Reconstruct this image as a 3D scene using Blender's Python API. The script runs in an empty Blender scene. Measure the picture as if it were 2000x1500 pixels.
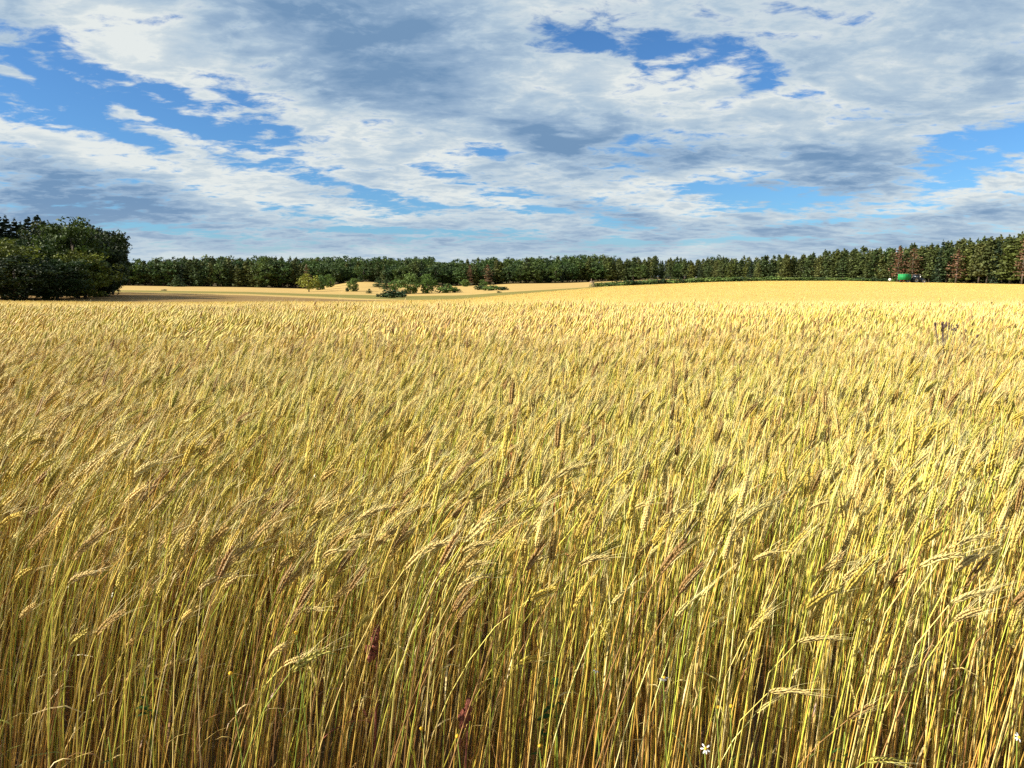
import bpy, math, random
import numpy as np
from mathutils import Vector, Matrix

C = bpy.context.scene
COL = C.collection
R = math.radians
rng = np.random.default_rng(7)
random.seed(7)

# ------------------------------------------------------------------ camera
EYE = 1.65
PITCH = R(8.4)
FPX = 1000 / math.tan(R(35))          # focal length in photo pixels (2000 px wide)
cam = bpy.data.cameras.new('camera')
cam.sensor_width = 36
cam.lens = 18 / math.tan(R(35))
cam.clip_start = 0.05
cam.clip_end = 6000
camo = bpy.data.objects.new('camera', cam)
COL.objects.link(camo)
camo.location = (0, 0, EYE)
camo.rotation_euler = (R(90) - PITCH, 0, 0)
C.camera = camo

# ------------------------------------------------------------------ light
SUN_AZ, SUN_EL = R(-104), R(30)        # azimuth from +Y, clockwise
sd = Vector((math.sin(SUN_AZ) * math.cos(SUN_EL), math.cos(SUN_AZ) * math.cos(SUN_EL), math.sin(SUN_EL)))
sun = bpy.data.lights.new('sun', 'SUN')
sun.energy = 5.0
sun.angle = R(0.5)
sun.color = (1.0, 0.92, 0.79)
suno = bpy.data.objects.new('sun', sun)
COL.objects.link(suno)
suno.rotation_euler = (-sd).to_track_quat('-Z', 'Y').to_euler()
suno.location = (-40, 0, 40)

C.view_settings.view_transform = 'Standard'
C.view_settings.look = 'None'
EXPO = 1.3
C.view_settings.exposure = EXPO
C.view_settings.gamma = 1
C.render.engine = 'CYCLES'
C.cycles.max_bounces = 5
C.cycles.diffuse_bounces = 3
C.cycles.glossy_bounces = 2
C.cycles.transmission_bounces = 3
C.cycles.transparent_max_bounces = 4
C.cycles.use_denoising = False

SKY_STRENGTH = 0.09

def px_slope(py):
    t = (750 - py) / FPX
    return (math.sin(PITCH) - t * math.cos(PITCH)) / (math.cos(PITCH) + t * math.sin(PITCH))

def px_u(px, py=560):
    s = px_slope(py)
    return (px - 1000) / FPX * (math.cos(PITCH) + s * math.sin(PITCH))

def px_azel(px, py):
    a, b = (px - 1000) / FPX, (750 - py) / FPX
    d = Vector((a, math.cos(PITCH) + b * math.sin(PITCH), -math.sin(PITCH) + b * math.cos(PITCH))).normalized()
    return math.atan2(d.x, d.y), math.asin(d.z)

class NT:
    """small helper that adds nodes and links them"""
    def __init__(self, tree):
        self.t = tree
    def n(self, typ, **kw):
        nd = self.t.nodes.new(typ)
        for k, v in kw.items():
            setattr(nd, k, v)
        return nd
    def l(self, a, b):
        self.t.links.new(a, b)
    def put(self, sock, v):
        if isinstance(v, bpy.types.NodeSocket):
            self.l(v, sock)
        else:
            sock.default_value = v
    def m(self, op, a, b=None, c=None, clamp=False):
        nd = self.n('ShaderNodeMath', operation=op, use_clamp=clamp)
        for i, v in enumerate((a, b, c)):
            if v is not None:
                self.put(nd.inputs[i], v)
        return nd.outputs[0]
    def vm(self, op, a, b=None, scale=None):
        nd = self.n('ShaderNodeVectorMath', operation=op)
        self.put(nd.inputs[0], a)
        if b is not None:
            self.put(nd.inputs[1], b)
        if scale is not None:
            self.put(nd.inputs['Scale'], scale)
        return nd.outputs[0]
    def noise(self, vec, scale, detail=4, rough=0.55, dist=0.0):
        nd = self.n('ShaderNodeTexNoise')
        self.put(nd.inputs['Vector'], vec)
        nd.inputs['Scale'].default_value = scale
        nd.inputs['Detail'].default_value = detail
        nd.inputs['Roughness'].default_value = rough
        nd.inputs['Distortion'].default_value = dist
        return nd
    def mapping(self, vec, loc=(0, 0, 0), rot=(0, 0, 0), sc=(1, 1, 1), typ='POINT'):
        nd = self.n('ShaderNodeMapping', vector_type=typ)
        self.put(nd.inputs['Vector'], vec)
        nd.inputs['Location'].default_value = loc
        nd.inputs['Rotation'].default_value = rot
        nd.inputs['Scale'].default_value = sc
        return nd.outputs[0]
    def ramp(self, fac, stops, interp='LINEAR'):
        nd = self.n('ShaderNodeValToRGB')
        self.put(nd.inputs['Fac'], fac)
        cr = nd.color_ramp
        cr.interpolation = interp
        while len(cr.elements) < len(stops):
            cr.elements.new(0.5)
        for e, (p, c) in zip(cr.elements, stops):
            e.position = p
            e.color = (*c, 1)
        return nd.outputs['Color']
    def mix(self, fac, a, b, blend='MIX'):
        nd = self.n('ShaderNodeMix', data_type='RGBA', blend_type=blend)
        self.put(nd.inputs[0], fac)
        for s, v in ((nd.inputs[6], a), (nd.inputs[7], b)):
            if isinstance(v, tuple):
                v = (*v, 1)
            self.put(s, v)
        return nd.outputs[2]
    def smooth(self, v, lo, hi):
        nd = self.n('ShaderNodeMapRange', interpolation_type='SMOOTHSTEP')
        self.put(nd.inputs['Value'], v)
        nd.inputs['From Min'].default_value = lo
        nd.inputs['From Max'].default_value = hi
        return nd.outputs['Result']

# ------------------------------------------------------------------ sky
# each bank: photo pixel position, half sizes, tilt (clockwise degrees), amount
CLEAR = [(700, 452, 220, 9, 2, .75), (1250, 472, 200, 9, 0, .75), (360, 452, 170, 9, 4, .7), (1060, 408, 170, 10, 2, .7), (560, 488, 150, 7, 0, .6), (1520, 466, 170, 8, 0, .6), (880, 345, 130, 9, 6, .6), (1650, 430, 120, 8, -3, .6),
         (1340, 104, 80, 16, -6, -.8), (1210, 84, 60, 12, 10, -.6), (150, 135, 80, 16, 22, -.8), (230, 205, 70, 13, 16, -.7), (1890, 300, 90, 12, -4, -.7), (1470, 386, 70, 9, 4, -.6), (60, 200, 60, 10, 6, -.6),
         (90, 125, 170, 70, 22, 1.0), (40, 195, 160, 55, 5, .9), (240, 180, 130, 22, 20, .7), (330, 175, 200, 26, 14, .6),
         (455, 262, 210, 36, 13, 1.1), (450, 315, 210, 22, 10, .9), (250, 270, 170, 28, 18, .7), (720, 384, 170, 22, 7, .9),
         (590, 416, 90, 18, 4, .6), (560, 255, 90, 22, 15, .6), (440, 150, 60, 34, 50, .35), (480, 190, 90, 22, 20, .5),
         (1290, 92, 270, 36, 2, 1.25), (1090, 62, 120, 40, 10, .8), (1490, 150, 90, 34, -30, .9), (1560, 182, 50, 26, 10, .7),
         (1700, 228, 110, 22, 8, .8), (1900, 285, 160, 46, -4, 1.1), (1990, 270, 90, 30, 0, .8), (1470, 378, 190, 32, 5, 1.15),
         (940, 303, 90, 18, 8, .75), (970, 458, 110, 20, 0, .6), (800, 462, 70, 18, 0, .5), (1200, 432, 90, 14, 0, .7),
         (1040, 376, 90, 12, 5, .6), (1840, 345, 140, 50, -8, .55), (1255, 258, 50, 14, -15, .5), (240, 505, 120, 20, 0, .3),
         (30, 30, 60, 20, 20, -.3), (580, 470, 60, 14, 0, .3), (1000, 500, 300, 16, 0, .25), (1160, 190, 30, 20, 0, -.2),
         (420, 295, 90, 20, 10, -.55), (60, 255, 90, 18, 15, -.5), (95, 195, 40, 22, 10, -.6), (25, 120, 40, 14, 10, -.7),
         (380, 305, 40, 20, 5, -.9), (1750, 100, 380, 130, 0, -.5), (800, 110, 420, 170, 12, -.6)]
SHADE = [(1000, 470, 1500, 60, 0, -.15), (800, 105, 420, 150, 14, -.62), (700, 190, 260, 80, 14, -.25), (600, 25, 260, 60, 10, -.35), (1290, 290, 330, 66, 6, -.5),
         (1120, 300, 220, 60, 5, -.3), (120, 350, 260, 80, 12, -.5), (250, 405, 330, 60, 4, -.5), (60, 430, 260, 60, 0, -.4),
         (1640, 345, 190, 40, -10, -.6), (1540, 318, 160, 26, -12, -.35), (1900, 425, 240, 44, -6, -.5), (1500, 440, 320, 36, 2, -.4),
         (1970, 105, 160, 60, -5, -.45), (1850, 200, 260, 60, -4, -.2), (1180, 405, 160, 30, 10, -.35), (1700, 480, 320, 24, 0, -.45),
         (740, 480, 320, 30, 0, -.3), (420, 480, 220, 20, 0, -.25), (1100, 480, 260, 26, 0, -.3), (1000, 230, 150, 50, 20, -.2), (1730, 60, 300, 70, 0, -.12),
         (270, 95, 190, 90, 18, .5), (560, 205, 190, 50, 22, .25), (120, 262, 190, 36, 18, .6), (300, 315, 150, 36, 12, .4),
         (1150, 145, 220, 70, 4, .4), (1400, 130, 150, 40, -8, .4), (1480, 185, 160, 30, -6, .35), (620, 310, 200, 50, 12, .3), (560, 350, 180, 30, 8, .3),
         (1420, 338, 180, 18, -4, .6), (1330, 362, 120, 20, 5, .6), (1320, 400, 150, 30, 10, .45), (1900, 365, 200, 44, -10, .55),
         (900, 300, 160, 40, -8, .25), (930, 380, 170, 22, 6, .45), (700, 415, 160, 24, 4, .4), (310, 190, 200, 30, 12, .5), (400, 265, 210, 22, 13, .5),
         (480, 375, 140, 40, 8, .3), (1560, 250, 180, 40, -6, .2), (1680, 460, 60, 16, 0, .3), (500, 500, 260, 16, 0, .25), (200, 60, 160, 60, 20, .2)]

def build_sky():
    w = bpy.data.worlds.new('World')
    C.world = w
    w.use_nodes = True
    w.cycles.sampling_method = 'MANUAL'
    w.cycles.sample_map_resolution = 512
    t = w.node_tree
    t.nodes.clear()
    k = NT(t)
    out = k.n('ShaderNodeOutputWorld')
    bg = k.n('ShaderNodeBackground')
    bg.inputs['Strength'].default_value = SKY_STRENGTH
    k.l(bg.outputs[0], out.inputs['Surface'])
    sky = k.n('ShaderNodeTexSky', sky_type='NISHITA')
    sky.sun_disc = False
    sky.sun_elevation = SUN_EL
    sky.sun_rotation = SUN_AZ % (2 * math.pi)
    sky.altitude = 300
    sky.air_density = 1.0
    sky.dust_density = 0.4
    sky.ozone_density = 2.5
    tc = k.n('ShaderNodeTexCoord')
    d = tc.outputs['Generated']
    sp = k.n('ShaderNodeSeparateXYZ')
    k.l(d, sp.inputs[0])
    x, y, z = sp.outputs
    az = k.m('ARCTAN2', x, y)
    el = k.m('ARCSINE', z)
    cv = k.n('ShaderNodeCombineXYZ')
    k.l(az, cv.inputs[0])
    k.l(el, cv.inputs[1])
    V = cv.outputs[0]
    # the cloud deck as a level sheet overhead
    zz = k.m('ADD', k.m('MAXIMUM', z, 0.0), 0.16)
    pv = k.n('ShaderNodeCombineXYZ')
    k.l(k.m('DIVIDE', x, zz), pv.inputs[0])
    k.l(k.m('DIVIDE', y, zz), pv.inputs[1])
    P = k.mapping(pv.outputs[0], rot=(0, 0, R(-14)), sc=(0.9, 1.1, 1), typ='POINT')
    wn = k.noise(P, 1.1, 5, 0.6)
    warp = k.vm('SCALE', k.vm('SUBTRACT', wn.outputs['Color'], (0.5, 0.5, 0.5)), scale=0.11)
    # flatten the warp's vertical reach near the horizon
    wsc = k.n('ShaderNodeCombineXYZ')
    wx = k.n('ShaderNodeSeparateXYZ')
    k.l(warp, wx.inputs[0])
    elk = k.m('MULTIPLY_ADD', k.m('MAXIMUM', z, 0.0), 2.0, 0.16)
    k.l(k.m('MULTIPLY', wx.outputs[0], 1.3), wsc.inputs[0])
    k.l(k.m('MULTIPLY', wx.outputs[1], elk), wsc.inputs[1])
    VW = k.vm('ADD', V, wsc.outputs[0])

    def field(banks, start, grow=1.25, gain=1.15):
        acc = start
        for (px, py, rx, ry, rot, amt) in banks:
            a, e = px_azel(px, py)
            a2, e2 = px_azel(px + rx, py)
            a3, e3 = px_azel(px, py - ry)
            sx = abs(a2 - a) * grow
            sy = abs(e3 - e) * grow
            mp = k.mapping(VW, loc=(a, e, 0), rot=(0, 0, R(-rot)), sc=(sx, sy, 1), typ='TEXTURE')
            g = k.n('ShaderNodeTexGradient', gradient_type='SPHERICAL')
            k.l(mp, g.inputs[0])
            acc = k.m('MULTIPLY_ADD', g.outputs['Fac'], amt * gain, acc)
        return acc
    n1 = k.noise(P, 1.3, 8, 0.56, 0.3).outputs['Fac']
    P2 = k.mapping(pv.outputs[0], loc=(3.1, 1.7, 0), rot=(0, 0, R(-12)), sc=(0.95, 1.25, 1))
    n2 = k.noise(P2, 2.6, 9, 0.60, 0.5).outputs['Fac']
    n3 = k.noise(P2, 0.9, 5, 0.5, 0.6).outputs['Fac']
    n4 = k.noise(P2, 9.0, 6, 0.62, 0.3).outputs['Fac']
    P4 = k.vm('ADD', P2, (-0.22, 0.02, 0.0))
    n2b = k.noise(P4, 2.6, 9, 0.60, 0.5).outputs['Fac']
    relief = k.m('SUBTRACT', n2, n2b)
    # the clear gaps
    cl = field(CLEAR, 0.03, gain=1.1)
    c0 = lambda n, w: k.m('MULTIPLY', k.m('SUBTRACT', n, 0.5), w)
    gap = k.m('ADD', cl, k.m('ADD', c0(n1, 1.1), k.m('ADD', c0(n2, 2.3), c0(n4, 2.7))))
    clear = k.smooth(gap, 0.10, 0.82)
    clear = k.m('MULTIPLY', clear, k.smooth(z, 0.005, 0.06))
    # how bright each part of the cloud is: thin by the gaps, grey where thick
    sh = field(SHADE, 0.62, gain=0.85)
    sh = k.m('ADD', sh, c0(n3, 0.75))
    sh = k.m('ADD', sh, k.m('ADD', c0(n2, 0.55), c0(n4, 0.62)))
    sh = k.m('ADD', sh, k.m('MULTIPLY', relief, 0.75))
    edge = k.m('MULTIPLY', k.smooth(gap, -0.35, 0.3), k.m('SUBTRACT', 1.0, clear))
    sh = k.m('MULTIPLY_ADD', edge, 0.16, sh)
    g_ = 1.0 / (SKY_STRENGTH * 2 ** EXPO)
    def cc(r, g, b):
        f = lambda v: ((v / 255 + 0.055) / 1.055) ** 2.4 if v > 10 else v / 255 / 12.92
        return (f(r), f(g), f(b))
    ccol = k.ramp(sh, [(0.0, cc(116, 150, 186)), (0.25, cc(148, 175, 203)), (0.52, cc(178, 199, 217)), (0.78, cc(204, 217, 225)), (1.0, cc(229, 235, 234))])
    ccol = k.mix(k.m('MULTIPLY', k.m('SUBTRACT', 1.0, k.smooth(z, 0.0, 0.10)), 0.42), ccol, cc(196, 212, 222))
    ccol = k.vm('SCALE', ccol, scale=g_)
    # clear air: the sky texture, deepened as the polarised zenith of the photo
    blue = k.mix(1.0, sky.outputs[0], (0.26, 0.44, 0.62), 'MULTIPLY')
    col = k.mix(clear, ccol, blue)
    k.l(col, bg.inputs['Color'])
build_sky()

# ------------------------------------------------------------------ mesh helpers
def tag(o, label=None, cat=None, group=None, kind=None):
    if label: o['label'] = label
    if cat: o['category'] = cat
    if group: o['group'] = group
    if kind: o['kind'] = kind
    return o

def empty(name, loc=(0, 0, 0), rz=0.0, link=True):
    o = bpy.data.objects.new(name, None)
    o.empty_display_size = 0.1
    o.location = loc
    o.rotation_euler = (0, 0, rz)
    if link:
        COL.objects.link(o)
    return o

class MB:
    """collects verts, faces, tint colours"""
    def __init__(self):
        self.v = []; self.f = []; self.c = []; self.n = 0; self.mi = []
    def add(self, verts, faces, col=(1, 1, 1), mi=0):
        verts = np.asarray(verts, dtype=np.float64).reshape(-1, 3)
        b = self.n
        self.v.append(verts)
        c = np.asarray(col, dtype=np.float64)
        if c.ndim == 1:
            c = np.tile(c, (len(verts), 1))
        self.c.append(c)
        for f in faces:
            self.f.append([i + b for i in f])
            self.mi.append(mi)
        self.n += len(verts)
        return self
    def box(self, c, s, rz=0, col=(1, 1, 1), mi=0, taper=(1, 1)):
        x, y, z = s[0] / 2, s[1] / 2, s[2] / 2
        vs = []
        for k, (tx, ty) in ((-1, (1, 1)), (1, taper)):
            for sx, sy in ((-1, -1), (1, -1), (1, 1), (-1, 1)):
                vs.append((sx * x * tx, sy * y * ty, k * z))
        vs = np.array(vs)
        ca, sa = math.cos(rz), math.sin(rz)
        vs = np.stack([vs[:, 0] * ca - vs[:, 1] * sa + c[0], vs[:, 0] * sa + vs[:, 1] * ca + c[1], vs[:, 2] + c[2]], 1)
        return self.add(vs, [(3, 2, 1, 0), (4, 5, 6, 7), (0, 1, 5, 4), (1, 2, 6, 5), (2, 3, 7, 6), (3, 0, 4, 7)], col, mi)
    def tube(self, pts, rad, sides=4, col=(1, 1, 1), cap=True, mi=0):
        pts = np.asarray(pts, dtype=np.float64)
        m = len(pts)
        rad = np.broadcast_to(np.asarray(rad, dtype=np.float64), (m,))
        T = np.gradient(pts, axis=0)
        T /= np.linalg.norm(T, axis=1, keepdims=True) + 1e-9
        ref = np.array([0.31, 0.95, 0.05])
        A = np.cross(T, ref); A /= np.linalg.norm(A, axis=1, keepdims=True) + 1e-9
        B = np.cross(T, A)
        ang = np.arange(sides) * 2 * math.pi / sides
        ring = pts[:, None, :] + rad[:, None, None] * (np.cos(ang)[None, :, None] * A[:, None, :] + np.sin(ang)[None, :, None] * B[:, None, :])
        fs = []
        for i in range(m - 1):
            for j in range(sides):
                j2 = (j + 1) % sides
                fs.append((i * sides + j, i * sides + j2, (i + 1) * sides + j2, (i + 1) * sides + j))
        if cap:
            fs.append(tuple(range(sides))[::-1]); fs.append(tuple((m - 1) * sides + j for j in range(sides)))
        c = np.asarray(col, dtype=np.float64)
        if c.ndim == 2:
            c = np.repeat(c, sides, axis=0)
        return self.add(ring.reshape(-1, 3), fs, c, mi)
    def ribbon(self, pts, width, side, col=(1, 1, 1), mi=0):
        pts = np.asarray(pts); m = len(pts)
        width = np.broadcast_to(np.asarray(width, dtype=np.float64), (m,))
        side = np.broadcast_to(np.asarray(side, dtype=np.float64), (m, 3))
        L = pts - side * width[:, None] / 2; Rr = pts + side * width[:, None] / 2
        vs = np.stack([L, Rr], 1).reshape(-1, 3)
        c = np.asarray(col, dtype=np.float64)
        if c.ndim == 2:
            c = np.repeat(c, 2, axis=0)
        return self.add(vs, [(2 * i, 2 * i + 1, 2 * i + 3, 2 * i + 2) for i in range(m - 1)], c, mi)
    def mesh(self, name, mats, smooth=False):
        me = bpy.data.meshes.new(name)
        v = np.concatenate(self.v)
        nl = [len(f) for f in self.f]
        loops = np.fromiter((i for f in self.f for i in f), dtype=np.int32, count=sum(nl))
        me.vertices.add(len(v)); me.vertices.foreach_set('co', v.astype(np.float32).ravel())
        me.loops.add(len(loops)); me.loops.foreach_set('vertex_index', loops)
        me.polygons.add(len(nl))
        st = np.concatenate([[0], np.cumsum(nl)[:-1]]).astype(np.int32)
        me.polygons.foreach_set('loop_start', st)
        if smooth:
            me.polygons.foreach_set('use_smooth', np.ones(len(nl), dtype=bool))
        me.polygons.foreach_set('material_index', np.array(self.mi, dtype=np.int32))
        at = me.attributes.new('tint', 'FLOAT_COLOR', 'POINT')
        c = np.concatenate(self.c)
        at.data.foreach_set('color', np.concatenate([c, np.ones((len(c), 1))], 1).astype(np.float32).ravel())
        for m in (mats if isinstance(mats, (list, tuple)) else [mats]):
            me.materials.append(m)
        me.update(calc_edges=True)
        return me
    def build(self, name, mats, parent=None, smooth=False, link=True):
        o = bpy.data.objects.new(name, self.mesh(name, mats, smooth))
        if link:
            COL.objects.link(o)
        if parent:
            o.parent = parent
        return o

def copy_tree(o, parent=None):
    c = o.copy()
    COL.objects.link(c)
    if parent:
        c.parent = parent
    for ch in list(o.children):
        copy_tree(ch, c)
    return c

# ------------------------------------------------------------------ materials
def new_mat(name):
    m = bpy.data.materials.new(name)
    m.use_nodes = True
    k = NT(m.node_tree)
    b = m.node_tree.nodes['Principled BSDF']
    return m, k, b

def plain(name, col, rough=0.6, metal=0.0, spec=0.4, var=0.12, scale=6.0):
    m, k, b = new_mat(name)
    tc = k.n('ShaderNodeTexCoord')
    nz = k.noise(tc.outputs['Object'], scale, 5, 0.6).outputs['Fac']
    c = k.mix(k.smooth(nz, 0.3, 0.75), tuple(v * (1 - var) for v in col), tuple(min(1, v * (1 + var)) for v in col))
    k.l(c, b.inputs['Base Color'])
    b.inputs['Roughness'].default_value = rough
    b.inputs['Metallic'].default_value = metal
    b.inputs['Specular IOR Level'].default_value = spec
    return m

def wheat_mat(name, rough=0.5, spec=0.35, trans=0.0):
    m, k, b = new_mat(name)
    at = k.n('ShaderNodeAttribute', attribute_name='tint')
    geo = k.n('ShaderNodeNewGeometry')
    big = k.noise(geo.outputs['Position'], 0.35, 3, 0.5).outputs['Fac']
    fine = k.noise(geo.outputs['Position'], 18, 3, 0.6).outputs['Fac']
    f = k.m('MULTIPLY_ADD', k.m('SUBTRACT', fine, 0.5), 0.7, 1.0)
    c = k.vm('SCALE', at.outputs['Color'], scale=f)
    green = k.mix(1.0, c, (0.92, 1.0, 0.9), 'MULTIPLY')
    c2 = k.mix(k.smooth(big, 0.42, 0.66), c, green)
    k.l(c2, b.inputs['Base Color'])
    b.inputs['Roughness'].default_value = rough
    b.inputs['Specular IOR Level'].default_value = spec
    if trans:
        tr = k.n('ShaderNodeBsdfTranslucent')
        k.l(c2, tr.inputs['Color'])
        mx = k.n('ShaderNodeMixShader')
        mx.inputs[0].default_value = trans
        k.l(b.outputs[0], mx.inputs[1]); k.l(tr.outputs[0], mx.inputs[2])
        k.l(mx.outputs[0], m.node_tree.nodes['Material Output'].inputs['Surface'])
    return m
M_STRAW = wheat_mat('straw', 0.42, 0.45, 0.0)
M_EAR = wheat_mat('ear_husk', 0.55, 0.3, 0.12)

def foliage_mat(name, rough=0.6, trans=0.22, var=0.25):
    m, k, b = new_mat(name)
    at = k.n('ShaderNodeAttribute', attribute_name='tint')
    oi = k.n('ShaderNodeObjectInfo')
    hs = k.n('ShaderNodeHueSaturation')
    k.l(at.outputs['Color'], hs.inputs['Color'])
    k.l(k.m('MULTIPLY_ADD', oi.outputs['Random'], 0.035, 0.482), hs.inputs['Hue'])
    k.l(k.m('MULTIPLY_ADD', oi.outputs['Random'], -var, 1 + var / 2), hs.inputs['Value'])
    k.l(hs.outputs[0], b.inputs['Base Color'])
    b.inputs['Roughness'].default_value = rough
    b.inputs['Specular IOR Level'].default_value = 0.2
    tr = k.n('ShaderNodeBsdfTranslucent')
    k.l(hs.outputs[0], tr.inputs['Color'])
    mx = k.n('ShaderNodeMixShader')
    mx.inputs[0].default_value = trans
    k.l(b.outputs[0], mx.inputs[1]); k.l(tr.outputs[0], mx.inputs[2])
    k.l(mx.outputs[0], m.node_tree.nodes['Material Output'].inputs['Surface'])
    return m
M_LEAF = foliage_mat('foliage')
M_BARK = plain('bark', (0.075, 0.058, 0.042), 0.9, var=0.4, scale=1.5)

def ground_mat(name, c1, c2, c3, s1, s2, stretch=(1, 1, 1), bump=0.4, rot=0.0):
    m, k, b = new_mat(name)
    geo = k.n('ShaderNodeNewGeometry')
    P = k.mapping(geo.outputs['Position'], rot=(0, 0, rot), sc=stretch)
    a = k.noise(P, s1, 5, 0.6).outputs['Fac']
    f = k.noise(geo.outputs['Position'], s2, 4, 0.65).outputs['Fac']
    c = k.mix(k.smooth(a, 0.32, 0.68), c1, c2)
    c = k.mix(k.m('MULTIPLY', k.smooth(f, 0.48, 0.8), 0.7), c, c3)
    k.l(c, b.inputs['Base Color'])
    b.inputs['Roughness'].default_value = 0.9
    b.inputs['Specular IOR Level'].default_value = 0.1
    bp = k.n('ShaderNodeBump')
    bp.inputs['Strength'].default_value = bump
    bp.inputs['Distance'].default_value = 0.3
    k.l(f, bp.inputs['Height'])
    k.l(bp.outputs[0], b.inputs['Normal'])
    return m
M_SOIL = ground_mat('soil', (0.10, 0.065, 0.04), (0.14, 0.09, 0.05), (0.20, 0.14, 0.07), 1.5, 14)
M_FARWHEAT = ground_mat('far_wheat', (0.50, 0.36, 0.11), (0.455, 0.325, 0.095), (0.42, 0.30, 0.09), 0.05, 1.6, (0.5, 1.4, 1), 0.35)
M_STUBBLE = ground_mat('stubble', (0.20, 0.128, 0.045), (0.165, 0.102, 0.036), (0.13, 0.08, 0.03), 0.04, 0.6, (0.4, 1.6, 1), 0.3)
M_PALE = ground_mat('pale_straw', (0.40, 0.28, 0.09), (0.35, 0.24, 0.08), (0.28, 0.20, 0.07), 0.05, 0.5, (0.3, 1.5, 1), 0.3)
M_GRASS = ground_mat('verge_grass', (0.15, 0.14, 0.032), (0.19, 0.155, 0.04), (0.10, 0.10, 0.026), 0.06, 0.5, (0.4, 1.6, 1), 0.5)
M_MEADOW = ground_mat('dry_meadow', (0.36, 0.245, 0.085), (0.42, 0.29, 0.10), (0.24, 0.185, 0.06), 0.05, 0.35, (0.4, 2.2, 1), 0.4)
M_FLOOR = ground_mat('forest_floor', (0.10, 0.075, 0.035), (0.07, 0.06, 0.025), (0.14, 0.10, 0.04), 0.08, 0.5)

# ------------------------------------------------------------------ terrain
def near_z(d):
    d = np.asarray(d, dtype=float)
    a = 0.0033
    q = np.maximum(d - 8, 0)
    z = -a * q ** 2
    z20 = -a * 144
    return np.where(d > 20, z20 - 0.0792 * 0.5 * (d - 20), z)

PXC = [-600, 0, 250, 480, 600, 700, 800, 900, 1000, 1100, 1200, 1300, 1400, 1500, 1650, 1850, 2000, 2600]
U_OF = [px_u(p) for p in PXC]
ROWS = {  # photo rows where each band of land ends, per column of PXC
    'E2': [586, 588, 591, 590, 590, 590, 587.5, 585, 576, 567.5, 559.5, 555, 551, 549, 549, 553, 556, 560],
    'E3': [572, 572, 572, 577, 582, 586, 587, 584.7, 575.8, 567.2, 559.3, 555.4, 551.4, 549.4, 549.4, 553.4, 556.4, 560],
    'E4': [569, 569, 570, 574, 578.5, 583, 586, 584.4, 575.4, 567, 559.2, 555.8, 551.8, 549.8, 549.8, 553.8, 556.6, 560],
    'E5': [566, 566, 567, 570, 574, 576, 578, 577, 570, 564, 558, 555.8, 552, 550, 550, 554, 556.8, 560],
    'E6': [557, 557, 558, 561, 564, 549, 556, 559, 554, 553, 549, 545, 548, 550, 550, 553, 555, 558],
    'E7': [548, 548, 548, 548, 542, 538, 537, 537, 538, 539, 540, 541, 542, 543, 544, 545, 546, 547]}
DIST = {
    'E1': [52] * 18,
    'E2': [100, 100, 105, 110, 115, 118, 124, 132, 150, 185, 230, 260, 275, 280, 280, 270, 260, 250],
    'E3': [180, 180, 185, 190, 180, 150, 135, 137, 155, 190, 235, 264, 279, 284, 284, 274, 264, 254],
    'E4': [200, 200, 205, 215, 210, 185, 150, 142, 160, 195, 240, 268, 283, 288, 288, 278, 268, 258],
    'E5': [240, 240, 245, 255, 260, 270, 260, 240, 240, 250, 270, 285, 300, 300, 300, 290, 280, 270],
    'E6': [430, 430, 440, 450, 450, 460, 450, 450, 450, 450, 460, 440, 420, 390, 360, 320, 290, 270],
    'E7': [1500] * 18}
def row_at(key, u): return np.interp(u, U_OF, ROWS[key])
def dist_at(key, u): return np.interp(u, U_OF, DIST[key])
def slope_arr(py):
    t = (750 - np.asarray(py)) / FPX
    return (math.sin(PITCH) - t * math.cos(PITCH)) / (math.cos(PITCH) + t * math.sin(PITCH))
KEYS = ['E2', 'E3', 'E4', 'E5', 'E6', 'E7']
def profile(u):
    """depths and heights of the land along one column"""
    D = [52.0]; Z = [EYE - float(slope_arr(607)) * 52]
    for kx in KEYS:
        d = float(dist_at(kx, u)); r = float(row_at(kx, u))
        D.append(d); Z.append(EYE - float(slope_arr(r)) * d)
    return D, Z
def ground_z(x, y):
    if y < 52:
        zn = float(near_z(y))
        z52 = EYE - float(slope_arr(607)) * 52
        if y > 34:
            f = (y - 34) / 18
            return zn * (1 - f) + z52 * f
        return zn
    D, Z = profile(x / y)
    return float(np.interp(y, D, Z))
def base_depth(px, row):
    """depth at which the land shows at this photo row in this photo column"""
    u = px_u(px)
    D, Z = profile(u)
    ds = np.linspace(55, 900, 3000)
    s = (EYE - np.interp(ds, D, Z)) / ds
    want = float(slope_arr(row))
    ok = np.where(s <= want)[0]
    return float(ds[ok[0]]) if len(ok) else 450.0

def sheet(name, rows_fn, us, mat, nrow):
    """a strip of land between two depth curves"""
    mb = MB()
    vs = []
    for i in range(nrow + 1):
        f = i / nrow
        for u in us:
            vs.append(rows_fn(u, f))
    n = len(us)
    fs = [(i * n + j, i * n + j + 1, (i + 1) * n + j + 1, (i + 1) * n + j) for i in range(nrow) for j in range(n - 1)]
    mb.add(vs, fs)
    o = mb.build(name, mat, smooth=True)
    return o

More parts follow.
